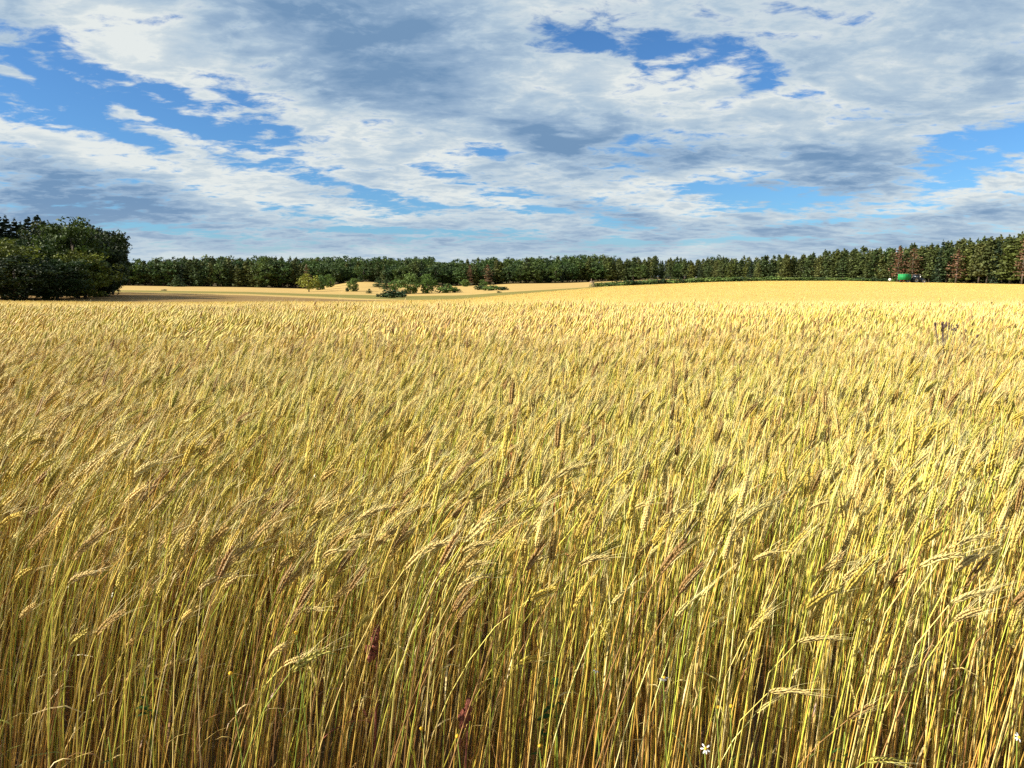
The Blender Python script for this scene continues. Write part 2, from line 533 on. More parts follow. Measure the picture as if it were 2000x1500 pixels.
US = np.linspace(-1.6, 1.6, 161)
def near_fn(u, f):
    y = -8 + 60 * f
    w = max(abs(y), 12) if y < 12 else y
    x = u * w * 1.1 if y < 12 else u * y * 1.1
    x = u * max(y, 12)
    return (x, y, ground_z(x, max(y, 0)) - (0.0))
tag(sheet('field_ground', near_fn, US, M_SOIL, 120), kind='structure')
def band(k0, k1):
    def fn(u, f):
        d0 = 52.0 if k0 == 'E1' else float(dist_at(k0, u))
        z0 = EYE - float(slope_arr(607)) * 52 if k0 == 'E1' else EYE - float(slope_arr(row_at(k0, u))) * d0
        d1 = float(dist_at(k1, u)); z1 = EYE - float(slope_arr(row_at(k1, u))) * d1
        d = d0 + (d1 - d0) * f
        z = z0 + (z1 - z0) * f
        if k0 == 'E1':
            z += 0.5 * math.sin(math.pi * f) * (0.3 if u < 0.1 else 0.8)
        return (u * d, d, z)
    return fn
tag(sheet('far_wheat_field', band('E1', 'E2'), US, M_FARWHEAT, 60), kind='structure')
tag(sheet('stubble_field', band('E2', 'E3'), US, M_STUBBLE, 12), kind='structure')
tag(sheet('straw_strip', band('E3', 'E4'), US, M_PALE, 4), kind='structure')
tag(sheet('grass_verge', band('E4', 'E5'), US, M_GRASS, 8), kind='structure')
tag(sheet('dry_meadow', band('E5', 'E6'), US, M_MEADOW, 20), kind='structure')
tag(sheet('forest_ground', band('E6', 'E7'), US, M_FLOOR, 20), kind='structure')

# ------------------------------------------------------------------ wheat
STEM_COLS = [(.68, .48, .11), (.72, .54, .19), (.58, .46, .09), (.44, .40, .06), (.28, .31, .05), (.62, .36, .08), (.46, .23, .06), (.80, .64, .32), (.34, .18, .07)]
STEM_P = np.array([.24, .19, .11, .10, .07, .11, .05, .08, .05]); STEM_P /= STEM_P.sum()
EAR_COLS = [(.68, .48, .14), (.64, .45, .09), (.58, .46, .10), (.70, .50, .19), (.52, .33, .10), (.36, .20, .07), (.50, .42, .09), (.74, .58, .23)]
EAR_COLS = [(r_ * .84, g_ * .84, b_ * .80) for (r_, g_, b_) in EAR_COLS]
AWN = np.array([.82, .68, .34])
EAR_P = np.array([.22, .17, .13, .11, .14, .07, .10, .06]); EAR_P /= EAR_P.sum()  # tan and brown shares raised to stand in for shaded ear sides

def rotv(v, ax, a):
    ax = ax / (np.linalg.norm(ax) + 1e-9)
    return v * math.cos(a) + np.cross(ax, v) * math.sin(a) + ax * np.dot(ax, v) * (1 - math.cos(a))

def stalk(rg, lean, lod, stem=None, ear=None, leaf=None, awn=None, base=(0, 0), H=None, ec=None, sc=None, bend=None, psi=None, earlen=None, spread=0.5, bald=False):
    """one bearded wheat stalk. stem / ear / leaf are the MBs that receive the pieces."""
    H = H if H else rg.choice([rg.normal(1.10, .045), rg.normal(.95, .1)], p=[.78, .22])
    psi = psi if psi is not None else rg.normal(0, spread)
    sc = np.array(sc if sc is not None else STEM_COLS[rg.choice(len(STEM_COLS), p=STEM_P)]) * rg.uniform(.82, 1.12)
    ec = np.array(ec if ec is not None else EAR_COLS[rg.choice(len(EAR_COLS), p=EAR_P)]) * rg.uniform(.85, 1.12)
    phi0 = rg.normal(lean * 6.5 + 1, 3)
    phi1 = rg.normal(lean * 22 + 2, 6)
    phie = bend if bend is not None else min(92, max(4, rg.normal(lean * 34 + 12, 14)))
    ns = 9 if lod == 0 else 5
    w = np.array([math.cos(psi), math.sin(psi), 0]); up = np.array([0, 0, 1.0])
    ss = np.linspace(0, 1, ns + 1)
    pts = [np.array([base[0], base[1], 0.0])]
    side_ph = rg.normal(0, 1.6)
    for i in range(ns):
        t = (ss[i] + ss[i + 1]) / 2
        a = R(phi0 + (phi1 - phi0) * t ** 1.5 + max(0, (t - .82) / .18) ** 1.5 * (phie - phi1) * .55)
        dv = w * math.sin(a) + up * math.cos(a) + np.array([-w[1], w[0], 0]) * math.sin(R(side_ph))
        pts.append(pts[-1] + dv * H / ns)
    pts = np.array(pts)
    r0 = rg.uniform(.0013, .0021)
    rad = np.linspace(r0, r0 * .55, ns + 1)
    g = np.array([.9, 1.02, .8])
    base_c = sc * np.array([.62, .44, .30])  # brown dead sheaths low down, darkened further to deepen the shade there
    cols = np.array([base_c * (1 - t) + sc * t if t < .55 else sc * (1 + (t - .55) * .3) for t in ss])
    if rg.random() < .35:
        cols[:, :] *= (1 + (ss[:, None] > .6) * (g - 1))
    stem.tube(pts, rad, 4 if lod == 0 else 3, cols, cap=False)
    if bald:
        return pts, None
    # ear
    L = earlen if earlen else rg.uniform(.055, .092)
    ne = 5
    ap = [pts[-1]]
    ad = []
    for i in range(ne):
        a = R(phi1 + (phie - phi1) * (.55 + .45 * (i + 1) / ne) + (i / ne) ** 2 * rg.uniform(0, 7) * (lean + .3))
        dv = w * math.sin(a) + up * math.cos(a)
        ad.append(dv); ap.append(ap[-1] + dv * L / ne)
    ap = np.array(ap)
    wid = rg.uniform(.0046, .0068)
    tw = rg.uniform(0, math.pi)
    if lod == 0:
        rows = int(rg.integers(9, 13))
        for i in range(rows):
            f = (i + .4) / rows
            q = f * ne; j = min(int(q), ne - 1)
            p = ap[j] + ad[j] * (q - j) * L / ne
            d = ad[j]
            sx = np.cross(d, up); sx /= np.linalg.norm(sx) + 1e-9
            sx = rotv(sx, d, tw); sy = np.cross(d, sx)
            prof = .62 + .5 * math.sin(min(1, f * 1.25 + .12) * math.pi * .8) - .38 * f ** 3
            for q4, (so, off) in enumerate(((sx, 1), (-sx, 1), (sy, .62), (-sy, .62))):
                if q4 in (2, 3) and (i % 1):
                    continue
                shift = (.5 / rows * L if q4 in (1, 3) else 0)
                c0 = p + so * wid * off * prof * .55 + d * shift
                ax = d + so * rg.uniform(.16, .34) + rg.normal(0, .05, 3); ax /= np.linalg.norm(ax)
                sl = L / rows * rg.uniform(1.9, 2.6); sw = wid * .52 * prof
                o2 = np.cross(ax, so); o2 /= np.linalg.norm(o2) + 1e-9
                o1 = np.cross(o2, ax)
                vv = [c0, c0 + ax * sl * .45 + o1 * sw, c0 + ax * sl * .45 + o2 * sw * .8, c0 + ax * sl * .45 - o1 * sw, c0 + ax * sl * .45 - o2 * sw * .8, c0 + ax * sl]
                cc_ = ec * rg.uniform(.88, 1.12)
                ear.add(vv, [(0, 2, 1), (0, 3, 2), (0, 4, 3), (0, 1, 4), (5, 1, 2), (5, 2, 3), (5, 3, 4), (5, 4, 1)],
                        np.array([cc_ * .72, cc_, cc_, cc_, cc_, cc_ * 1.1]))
                if q4 < 2 and i % 2 == 0:
                    al = rg.uniform(.055, .10) * (1.05 - .35 * f)
                    adv = d + so * rg.uniform(.08, .3) + rg.normal(0, .05, 3); adv /= np.linalg.norm(adv)
                    p0 = c0 + ax * sl * .9
                    p1 = p0 + adv * al * .5
                    adv2 = adv + w * .12 - up * .03; adv2 /= np.linalg.norm(adv2)
                    p2 = p1 + adv2 * al * .5
                    sd_ = np.cross(adv, rg.normal(0, 1, 3)); sd_ /= np.linalg.norm(sd_) + 1e-9
                    (awn or ear).ribbon([p0, p1, p2], [.0005, .0004, .0001], sd_, AWN * rg.uniform(.8, 1.1))
    else:
        prof = np.array([.35, .95, 1.1, 1.05, .85, .3]) * wid * 1.5
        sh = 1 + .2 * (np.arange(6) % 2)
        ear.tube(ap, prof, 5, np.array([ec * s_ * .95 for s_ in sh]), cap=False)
        for q in range(4):
            j = int(rg.integers(1, ne))
            adv = ad[j] + rg.normal(0, .16, 3); adv /= np.linalg.norm(adv)
            al = rg.uniform(.05, .09)
            sd_ = np.cross(adv, rg.normal(0, 1, 3)); sd_ /= np.linalg.norm(sd_) + 1e-9
            ear.ribbon([ap[j], ap[j] + adv * (al + L * .3)], [.0010, .0003], sd_, AWN * rg.uniform(.8, 1.1))
    # dry leaves
    if leaf is not None:
        nlf = rg.choice([0, 1, 2], p=[.72, .24, .04])
        for q in range(nlf):
            j = int(rg.integers(max(1, ns // 3), ns - 1))
            p = pts[j]
            da = rg.uniform(0, 2 * math.pi)
            out = np.array([math.cos(da) + .5, math.sin(da), 0]); out /= np.linalg.norm(out)
            ll = rg.uniform(.06, .15)
            el = rg.uniform(.7, 1.45); cur = rg.uniform(.2, .9)
            lp = [p]
            for i in range(4):
                e = el - cur * i
                lp.append(lp[-1] + (out * math.cos(e) + up * math.sin(e)) * ll / 4)
            sdv = np.cross(out, up) + rg.normal(0, .3, 3); sdv /= np.linalg.norm(sdv)
            lc = np.array([(.50, .36, .12), (.40, .24, .08), (.34, .32, .07), (.22, .24, .05), (.58, .44, .20)][rg.choice(5, p=[.35, .2, .2, .13, .12])])
            wd = rg.uniform(.0025, .005)
            if isinstance(leaf, list):
                leaf.append(MB())
            (leaf[-1] if isinstance(leaf, list) else leaf).ribbon(lp, [wd * .7, wd, wd * .9, wd * .6, .0005], sdv, lc)
    return pts, ap

def wheat_tile(name, lean, lod, count, size, seed):
    rg = np.random.default_rng(seed)
    st, er = MB(), MB()
    for i in range(count):
        b = (rg.uniform(-size / 2, size / 2), rg.uniform(-size / 2, size / 2))
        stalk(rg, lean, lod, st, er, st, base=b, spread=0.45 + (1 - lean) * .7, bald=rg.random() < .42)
    if lod == 0:      # short tillers and withered leaves low in the crop
        for i in range(46):
            b = (rg.uniform(-size / 2, size / 2), rg.uniform(-size / 2, size / 2))
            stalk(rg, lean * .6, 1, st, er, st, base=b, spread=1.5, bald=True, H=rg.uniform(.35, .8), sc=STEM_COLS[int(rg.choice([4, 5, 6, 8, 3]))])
        for i in range(40):
            b = np.array([rg.uniform(-size / 2, size / 2), rg.uniform(-size / 2, size / 2), rg.uniform(.25, .75)])
            a = rg.uniform(0, 6.28); o_ = np.array([math.cos(a), math.sin(a), 0]); ll = rg.uniform(.08, .18)
            el = rg.uniform(-.6, 1.2); lp = [b]
            for q in range(4):
                lp.append(lp[-1] + (o_ * math.cos(el) + np.array([0, 0, math.sin(el)])) * ll / 4); el -= rg.uniform(.2, .75)
            lc = np.array([(.30, .15, .06), (.42, .27, .10), (.24, .11, .05), (.20, .21, .05), (.50, .37, .17)][int(rg.integers(0, 5))])
            st.ribbon(lp, [.002, .004, .004, .003, .0005], np.array([-o_[1], o_[0], rg.uniform(-.5, .5)]), lc)
    # one mesh with two material slots
    nb = st.n
    for v, c in zip(er.v, er.c):
        st.v.append(v); st.c.append(c)
    for f in er.f:
        st.f.append([i + nb for i in f]); st.mi.append(1)
    st.n += er.n
    me = st.mesh(name, [M_STRAW, M_EAR], smooth=True)
    return bpy.data.objects.new(name, me)

LEANS = (1.0, 0.66, 0.34)
NV0, NV1 = 4, 4
tiles = bpy.data.collections.new('wheat_tiles')
TS, TC = 0.5, 135
names = []
for li, ln in enumerate(LEANS):
    for v in range(NV0):
        o = wheat_tile(f'wheat_tile_a{li}{v}', ln, 0, TC, TS, 100 + li * 10 + v); tiles.objects.link(o); names.append(o.name)
TS1, TC1 = 1.0, 420
for li, ln in enumerate(LEANS):
    for v in range(NV1):
        o = wheat_tile(f'wheat_tile_b{li}{v}', ln, 1, TC1, TS1, 300 + li * 10 + v); tiles.objects.link(o); names.append(o.name)
names.sort()

FRONT0, FRONT1 = 1.46, 1.86     # the rows built stalk by stalk
pts, idx, rot, scl = [], [], [], []
rg = np.random.default_rng(11)
def lean_index(x, y):
    u = x / max(y, 1.0)
    f = 1.12 - (u + .75) * .9 + rg.normal(0, .12) - max(0, y - 9) * .015
    return 0 if f > .84 else (1 if f > .46 else 2)
def put(x, y, lod, sz):
    li = lean_index(x, y)
    v = int(rg.integers(0, NV0 if lod == 0 else NV1))
    pts.append((x, y, ground_z(x, y) + rg.normal(0, .01)))
    idx.append(names.index(f"wheat_tile_{'ab'[lod]}{li}{v}"))
    rot.append(rg.normal(0, R(7)))
    scl.append(rg.uniform(.95, 1.05))
for side in (-1, 1):
    for q in range(6):
        put(side * (.74 * FRONT1 + .4 + q * TS), FRONT0 + TS / 2, 0, TS)
y = FRONT0 + .16 + TS / 2
while y < 6.2:
    hw = .78 * (y + .3) + 1.6
    x = -hw + rg.uniform(0, TS)
    while x < hw:
        put(x + rg.normal(0, .02), y + rg.normal(0, .02), 0, TS)
        x += TS
    y += TS
# fill between the hand-built rows and the first whole tile row
y0 = y - TS / 2
y = y0 + TS1 / 2
while y < 27:
    hw = .78 * y + 2.4
    x = -hw + rg.uniform(0, TS1)
    while x < hw:
        put(x + rg.normal(0, .04), y + rg.normal(0, .04), 1, TS1)
        x += TS1
    y += TS1 * .95

def instancer(name, pts, idx, rot, scl, coll):
    me = bpy.data.meshes.new(name)
    me.vertices.add(len(pts))
    me.vertices.foreach_set('co', np.array(pts, dtype=np.float32).ravel())
    for an, ty, dat in (('pick', 'INT', np.array(idx, dtype=np.int32)), ('turn', 'FLOAT', np.array(rot, dtype=np.float32)), ('size', 'FLOAT', np.array(scl, dtype=np.float32))):
        a = me.attributes.new(an, ty, 'POINT'); a.data.foreach_set('value', dat)
    o = bpy.data.objects.new(name, me)
    COL.objects.link(o)
    ng = bpy.data.node_groups.new(name, 'GeometryNodeTree')
    ng.interface.new_socket('Geometry', in_out='INPUT', socket_type='NodeSocketGeometry')
    ng.interface.new_socket('Geometry', in_out='OUTPUT', socket_type='NodeSocketGeometry')
    N = ng.nodes.new; L = ng.links.new
    gi, go = N('NodeGroupInput'), N('NodeGroupOutput')
    ci = N('GeometryNodeCollectionInfo')
    ci.inputs['Collection'].default_value = coll
    ci.inputs['Separate Children'].default_value = True
    ci.inputs['Reset Children'].default_value = True
    ip = N('GeometryNodeInstanceOnPoints')
    ip.inputs['Pick Instance'].default_value = True
    def attr(nm, ty):
        a = N('GeometryNodeInputNamedAttribute'); a.data_type = ty
        a.inputs['Name'].default_value = nm
        return a.outputs['Attribute']
    cx = N('ShaderNodeCombineXYZ'); L(attr('turn', 'FLOAT'), cx.inputs[2])
    L(gi.outputs[0], ip.inputs['Points']); L(ci.outputs[0], ip.inputs['Instance'])
    L(attr('pick', 'INT'), ip.inputs['Instance Index'])
    L(cx.outputs[0], ip.inputs['Rotation'])
    L(attr('size', 'FLOAT'), ip.inputs['Scale'])
    L(ip.outputs[0], go.inputs[0])
    md = o.modifiers.new('spread', 'NODES'); md.node_group = ng
    return o
wf = instancer('wheat', pts, idx, rot, scl, tiles)
tag(wf, 'dense standing crop of ripe bearded wheat filling the field behind its front rows', 'wheat crop', kind='stuff')

def ear_tile(name, seed, size=2.5, count=45):
    rg = np.random.default_rng(seed)
    mb = MB()
    for i in range(count):
        x, y = rg.uniform(-size / 2, size / 2, 2)
        h = rg.uniform(-.05, .07); a = rg.normal(.5, .35); ps = rg.normal(0, .6)
        d = np.array([math.sin(a) * math.cos(ps), math.sin(a) * math.sin(ps), math.cos(a)])
        p = np.array([x, y, h]); ec = np.array(EAR_COLS[rg.choice(len(EAR_COLS), p=EAR_P)]) * rg.uniform(.85, 1.12)
        L = rg.uniform(.08, .12)
        mb.tube([p - np.array([.06, 0, .2]), p, p + d * L * .5, p + d * L], [.004, .008, .013, .003], 4, ec, cap=False)
    return bpy.data.objects.new(name, mb.mesh(name, [M_EAR], True))
ears = bpy.data.collections.new('far_ears')
for v in range(5):
    ears.objects.link(ear_tile(f'ear_tile_{v}', 800 + v))
fp, fi, fr, fs_ = [], [], [], []
d = 54.0
while d < 282:
    x = -.82 * d
    while x < .82 * d:
        u = x / d
        if d < float(dist_at('E2', u)) - 1:
            f = (d - 52) / (float(dist_at('E2', u)) - 52)
            fp.append((x + rg.normal(0, .2), d + rg.normal(0, .2), band('E1', 'E2')(u, f)[2])); fi.append(int(rg.integers(0, 5))); fr.append(rg.normal(0, .2)); fs_.append(rg.uniform(.9, 1.15))
        x += 2.4
    d += 2.4
ff = instancer('far_wheat', fp, fi, fr, fs_, ears)
tag(ff, 'smooth pale golden wheat of the far field rising to the hedge', 'wheat crop', kind='stuff')

# --- the front rows, stalk by stalk
PROTO = []
ear_words = ['golden', 'warm yellow', 'greenish yellow', 'pale straw', 'tan', 'brown', 'olive yellow', 'cream']
stem_words = ['amber', 'straw yellow', 'olive', 'yellow-green', 'green', 'orange', 'rust orange', 'pale straw', 'brown']
GROUP_W = 'wheat stalks in the front rows of the field'
combos = [(0, 0, .9, 'leaning'), (1, 2, .5, 'leaning'), (2, 3, .9, 'leaning'), (3, 1, .6, 'nodding'), (0, 5, .3, 'upright'), (6, 3, .4, 'upright'),
          (4, 0, .8, 'nodding'), (7, 7, .5, 'leaning'), (1, 0, .7, 'upright'), (3, 2, .4, 'nodding'), (5, 8, .7, 'leaning'), (2, 4, .6, 'upright'),
          (0, 1, .4, 'leaning'), (1, 3, .35, 'nodding'), (3, 5, .5, 'upright'), (7, 1, .3, 'nodding')]
combos = combos + combos
def make_stalk(ei, si, lean, pose, seed, label=None, H=None, bend=None, psi=None, earlen=None, link=True):
    rg = np.random.default_rng(seed)
    root = empty('wheat_stalk')
    st, er, lf, aw = MB(), MB(), [], MB()
    bd = bend if bend is not None else {'leaning': 36 + rg.uniform(-8, 10), 'nodding': 62 + rg.uniform(-10, 20), 'upright': 14 + rg.uniform(-6, 8)}[pose]
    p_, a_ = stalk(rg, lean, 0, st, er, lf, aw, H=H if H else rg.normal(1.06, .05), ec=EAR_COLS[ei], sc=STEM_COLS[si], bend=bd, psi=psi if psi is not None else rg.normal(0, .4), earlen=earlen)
    st.build('stem', M_STRAW, root, True)
    e = er.build('ear', M_EAR, root)
    aw.build('awns', M_EAR, e)
    for l_ in lf:
        l_.build('leaf', M_STRAW, root)
    tag(root, label or f'{pose} wheat stalk with {ear_words[ei]} ear on {stem_words[si]} stem at field edge', 'wheat stalk', GROUP_W)
    return root
protos = {}
for q, (ei, si, ln, pose) in enumerate(combos):
    protos[q] = make_stalk(ei, si, ln, pose, 900 + q)
rg = np.random.default_rng(21)
used = set()
NFRONT = 296
for q in range(NFRONT):
    yy = rg.uniform(FRONT0, FRONT1 + .05)
    xx = rg.uniform(-1, 1) * (.74 * yy + .08)
    u = xx / yy
    # strongly leaning kinds grow towards the windward side
    wts = np.array([math.exp(-((c[2] - (.62 - .45 * u)) / .22) ** 2) for c in combos]); wts /= wts.sum()
    kq = int(rg.choice(len(combos), p=wts))
    if kq not in used:
        o = protos[kq]; used.add(kq)
    else:
        o = copy_tree(protos[kq])
    o.location = (xx, yy, rg.normal(0, .01))
    o.rotation_euler = (0, 0, rg.normal(0, R(14)))
    s_ = rg.uniform(.93, 1.08) if rg.random() < .84 else rg.uniform(.66, .92)
    o.scale = (1, 1, s_)
for kq in range(len(combos)):
    if kq not in used:
        protos[kq].location = (rg.uniform(-.8, .8), 1.6, 0)

# ------------------------------------------------------------------ trees
def clump(mb, c, rad, n, size, rg, tint, out_bias=.7, flat=1.0):
    """leaf-sized faces spread through one clump"""
    p = rg.normal(0, 1, (n, 3)); p /= np.linalg.norm(p, axis=1, keepdims=True) + 1e-9
    rr = rg.uniform(.25, 1, (n, 1)) ** .6
    nrm = p * out_bias + rg.normal(0, .38, (n, 3))
    nrm /= np.linalg.norm(nrm, axis=1, keepdims=True) + 1e-9
    pos = np.array(c) + p * rr * np.array(rad)
    a = np.cross(nrm, rg.normal(0, 1, (n, 3))); a /= np.linalg.norm(a, axis=1, keepdims=True) + 1e-9
    b = np.cross(nrm, a)
    s = size * rg.uniform(.6, 1.25, (n, 1))
    vs = np.stack([pos - a * s * .5 - b * s * .28, pos + a * s * .12 - b * s * .42, pos + a * s * .6, pos + a * s * .08 + b * s * .42], 1).reshape(-1, 3)
    tc = np.array(tint) * rg.uniform(.82, 1.18, (n, 1))
    mb.add(vs, [(4 * i, 4 * i + 1, 4 * i + 2, 4 * i + 3) for i in range(n)], np.repeat(tc, 4, axis=0))

def trunk_mb(rg, H, r, lean=0.03, top=.9, limbs=()):
    mb = MB()
    k = 7
    t = np.linspace(0, top, k)
    off = np.cumsum(rg.normal(0, lean, (k, 2)), axis=0) * H * .12
    off -= off[0]
    P = np.column_stack([off, t * H])
    mb.tube(P, r * (1 - .85 * t) * np.array([1.3] + [1] * (k - 1)), 6, (1, 1, 1))
    for (h, az, ln, el) in limbs:
        i = min(int(h / top * (k - 1)), k - 2)
        p0 = P[i] + (P[i + 1] - P[i]) * (h / top * (k - 1) - i)
        d = np.array([math.cos(az) * math.cos(el), math.sin(az) * math.cos(el), math.sin(el)])
        p1 = p0 + d * ln * .5 + np.array([0, 0, .06 * ln]); p2 = p0 + d * ln
        rr = r * (1 - .85 * h) * .45
        mb.tube([p0, p1, p2], [rr, rr * .7, rr * .25], 4, (1, 1, 1))
    return mb

def conifer(seed, H, R0, low, tint, n_tier, per, nq, qs, kind='pine', density=1.0):
    rg = np.random.default_rng(seed)
    cr = MB(); limbs = []
    for i in range(n_tier):
        f = low + (1 - low) * (i + rg.uniform(-.2, .2)) / n_tier
        g = (f - low) / (1 - low)
        if kind == 'spruce':
            rad = R0 * (1 - g) ** .85 + .15
        else:
            rad = R0 * (math.sin(math.pi * min(1, .18 + .82 * g) ** .8) ** .7 * .9 + .12) * (1.05 - .35 * g)
        k = max(2, int(per * (1 - .45 * g)))
        a0 = rg.uniform(0, 6.28)
        for j in range(k):
            a = a0 + j * 6.283 / k + rg.normal(0, .35)
            rl = rad * rg.uniform(.55, 1.15)
            el = (.05 + .55 * g if kind == 'pine' else -.25 + .5 * g)
            limbs.append((max(.02, min(.88, f)), a, rl * .8, el))
            t = np.array(tint) * rg.uniform(.7, 1.3)
            for q in range(2):
                rr = rl * (.42 + .5 * q)
                c = (math.cos(a) * rr, math.sin(a) * rr, f * H + math.sin(el) * rr + rg.normal(0, .1))
                w = rad * (.34 if kind == 'pine' else .3)
                clump(cr, c, (w, w, w * (.42 if kind == 'pine' else .3)), int(nq * (1.15 - .4 * q)), qs, rg, t, .9)
    for q in range(4):
        clump(cr, (rg.normal(0, .1), rg.normal(0, .1), H * (.93 + .025 * q)), (.35 * (1.3 - .3 * q), .35 * (1.3 - .3 * q), .5), max(4, nq // 2), qs * .8, rg, np.array(tint), .6)
    tr = trunk_mb(rg, H, H * .014 + .03, .02, .93, limbs[::3])
    return tr, cr

def broadleaf(seed, H, Rx, tint, nclump, nq, qs, low=.12, squash=1.0):
    rg = np.random.default_rng(seed)
    cr = MB(); limbs = []
    cz = H * (low + (1 - low) * .52); rz = H * (1 - low) * .5
    lobes = [(rg.uniform(0, 6.28), rg.uniform(-.7, .9), rg.uniform(.8, 1.15)) for _ in range(7)]
    for i in range(nclump):
        d = rg.normal(0, 1, 3); d /= np.linalg.norm(d)
        az = math.atan2(d[1], d[0])
        bul = 1 + .17 * math.sin(az * 3 + lobes[0][0]) + .14 * math.sin(az * 2 + d[2] * 4 + lobes[1][0]) + .1 * math.sin(d[2] * 7 + lobes[2][0])
        rr = rg.uniform(.45, 1.0) ** .5 * bul
        k = 1.0 if d[2] > 0 else 1 - .25 * abs(d[2])
        c = np.array([d[0] * Rx * rr * k, d[1] * Rx * rr * k * squash, cz + d[2] * rz * min(rr, 1.04)])
        w = Rx * rg.uniform(.2, .34)
        clump(cr, c, (w, w, w * .7), nq, qs, rg, np.array(tint) * rg.uniform(.68, 1.32), .65)
        if i % 7 == 0:
            hh = rg.uniform(.2, .55)
            v = c - np.array([0, 0, hh * H]); ln = np.linalg.norm(v)
            limbs.append((hh, math.atan2(v[1], v[0]), ln * .8, math.asin(max(-1, min(1, v[2] / ln)))))
    tr = trunk_mb(rg, H, H * .02 + .04, .03, .7, limbs[:9])
    return tr, cr

def bush(seed, H, Rx, tint, nclump, nq, qs):
    rg = np.random.default_rng(seed)
    cr = MB()
    for i in range(nclump):
        a = rg.uniform(0, 6.28); r = rg.uniform(0, .8) * Rx
        h = rg.uniform(.1, .85) * H * (1 - .45 * (r / Rx) ** 2)
        w = Rx * rg.uniform(.25, .4)
        clump(cr, (math.cos(a) * r, math.sin(a) * r, h), (w, w, H * .2), nq, qs, rg, np.array(tint) * rg.uniform(.7, 1.3), .6)
    tr = MB()
    for q in range(4):
        a = rg.uniform(0, 6.28)
        tr.tube([(0, 0, 0), (math.cos(a) * Rx * .25, math.sin(a) * Rx * .25, H * .4), (math.cos(a) * Rx * .5, math.sin(a) * Rx * .5, H * .7)], [.06, .045, .02], 5)
    return tr, cr

PINE = (.080, .098, .028); PINE_D = (.050, .072, .022); SPRUCE = (.026, .046, .022); RUST = (.13, .078, .04)
OAK = (.044, .078, .018); OAK_D = (.030, .056, .016); LIME = (.17, .19, .025); BROOM = (.075, .12, .026)
def proto(name, parts, label=None):
    root = empty(name, link=False)
    tr, cr = parts
    t = tr.build('trunk' if 'bush' not in name else 'stems', M_BARK, root, True, link=False)
    c = cr.build('crown' if 'bush' not in name else 'foliage', M_LEAF, root, False, link=False)
    return root

def crown_of(o):
    return next(c for c in o.children if c.name.split('.')[0] in ('crown', 'foliage')).data
LIB = {
    'pine': [proto('pine_tree', conifer(10 + i, 15, 2.9, [.16, .26, .07, .2, .04, .11][i], [PINE, PINE_D, PINE, (.075, .088, .026), PINE_D, (.085, .10, .022)][i], [15, 12, 16, 13, 17, 14][i], 6, 12, .72)) for i in range(6)],
    'spruce': [proto('spruce_tree', conifer(30 + i, 16, 2.4, .06, SPRUCE, 19, 7, 9, .6, 'spruce')) for i in range(3)],
    'dead': [proto('dead_pine', conifer(40 + i, 15, 2.3, .18, RUST, 13, 6, 5, .55)) for i in range(2)],
    'oak': [proto('broadleaf_tree', broadleaf(50 + i, 13, 4.6, [OAK, OAK_D, OAK, (.06, .092, .02)][i], 90, 14, .8)) for i in range(4)],
    'lime': [proto('broadleaf_tree', broadleaf(60, 10, 4.0, LIME, 80, 13, .7))],
    'round': [proto('broadleaf_tree', broadleaf(65 + i, 9, 4.0, [(.082, .135, .024), (.095, .145, .03), (.07, .12, .026)][i], 110, 18, .62, -.02)) for i in range(3)],
    'grove': [proto('broadleaf_tree', broadleaf(70 + i, 12, 4.6, [(.036, .058, .009), (.020, .036, .007), (.074, .098, .012), (.013, .024, .006)][i], 120, 56, .42, .03)) for i in range(4)],  # grove shade put into the darker tints, sunlit crowns into the lighter ones
    'grove_spruce': [proto('spruce_tree', conifer(80 + i, 17, 2.7, .05, (.020, .033, .016), 26, 8, 16, .45, 'spruce')) for i in range(2)],
    'bush': [proto('bush', bush(90 + i, 2.2, 2.0, [(.09, .14, .03), (.07, .115, .026), (.10, .145, .034)][i], 34, 12, .4)) for i in range(3)],
    'dark_bush': [proto('bush', bush(95 + i, 2.4, 2.0, (.028, .05, .016), 34, 14, .4)) for i in range(2)],
    'young': [proto('conifer_tree', conifer(98 + i, 8, 2.4, .03, (.05, .082, .028), 14, 7, 10, .5, 'spruce')) for i in range(2)]}
for lst in LIB.values():
    for o in lst:
        cw = crown_of(o)
        o['native'] = float(np.percentile([v.co.z for v in cw.vertices], 99.5 if 'broadleaf' in o.name or 'bush' in o.name else 100))
        o['wide'] = 2 * float(np.percentile([abs(v.co.x) for v in cw.vertices], 93))
rt = np.random.default_rng(5)
def plant(kind, x, y, h, label, cat, group=None, width=None, sink=0.1, name=None):
    src = LIB[kind][int(rt.integers(0, len(LIB[kind])))]
    o = copy_tree(src)
    if name:
        o.name = name
    for kx in ('native', 'wide'):
        del o[kx]
    s = h / src['native']
    sx = width / src['wide'] if width else s * rt.uniform(1.15, 1.65)
    o.scale = (sx, sx, s)
    o.location = (x, y, ground_z(x, y) - sink)
    o.rotation_euler = (0, 0, rt.uniform(0, 6.28))
    tag(o, label, cat, group)
    return o
def plant_px(kind, px, base, top, label, cat, group=None, wpx=None, depth=None, name=None):
    d = depth if depth else base_depth(px, base)
    x = px_u(px) * d
    z = ground_z(x, d)
    h = EYE - float(slope_arr(top)) * d - z
    return plant(kind, x, d, max(h, .4), label, cat, group, wpx / FPX * d if wpx else None, name=name)

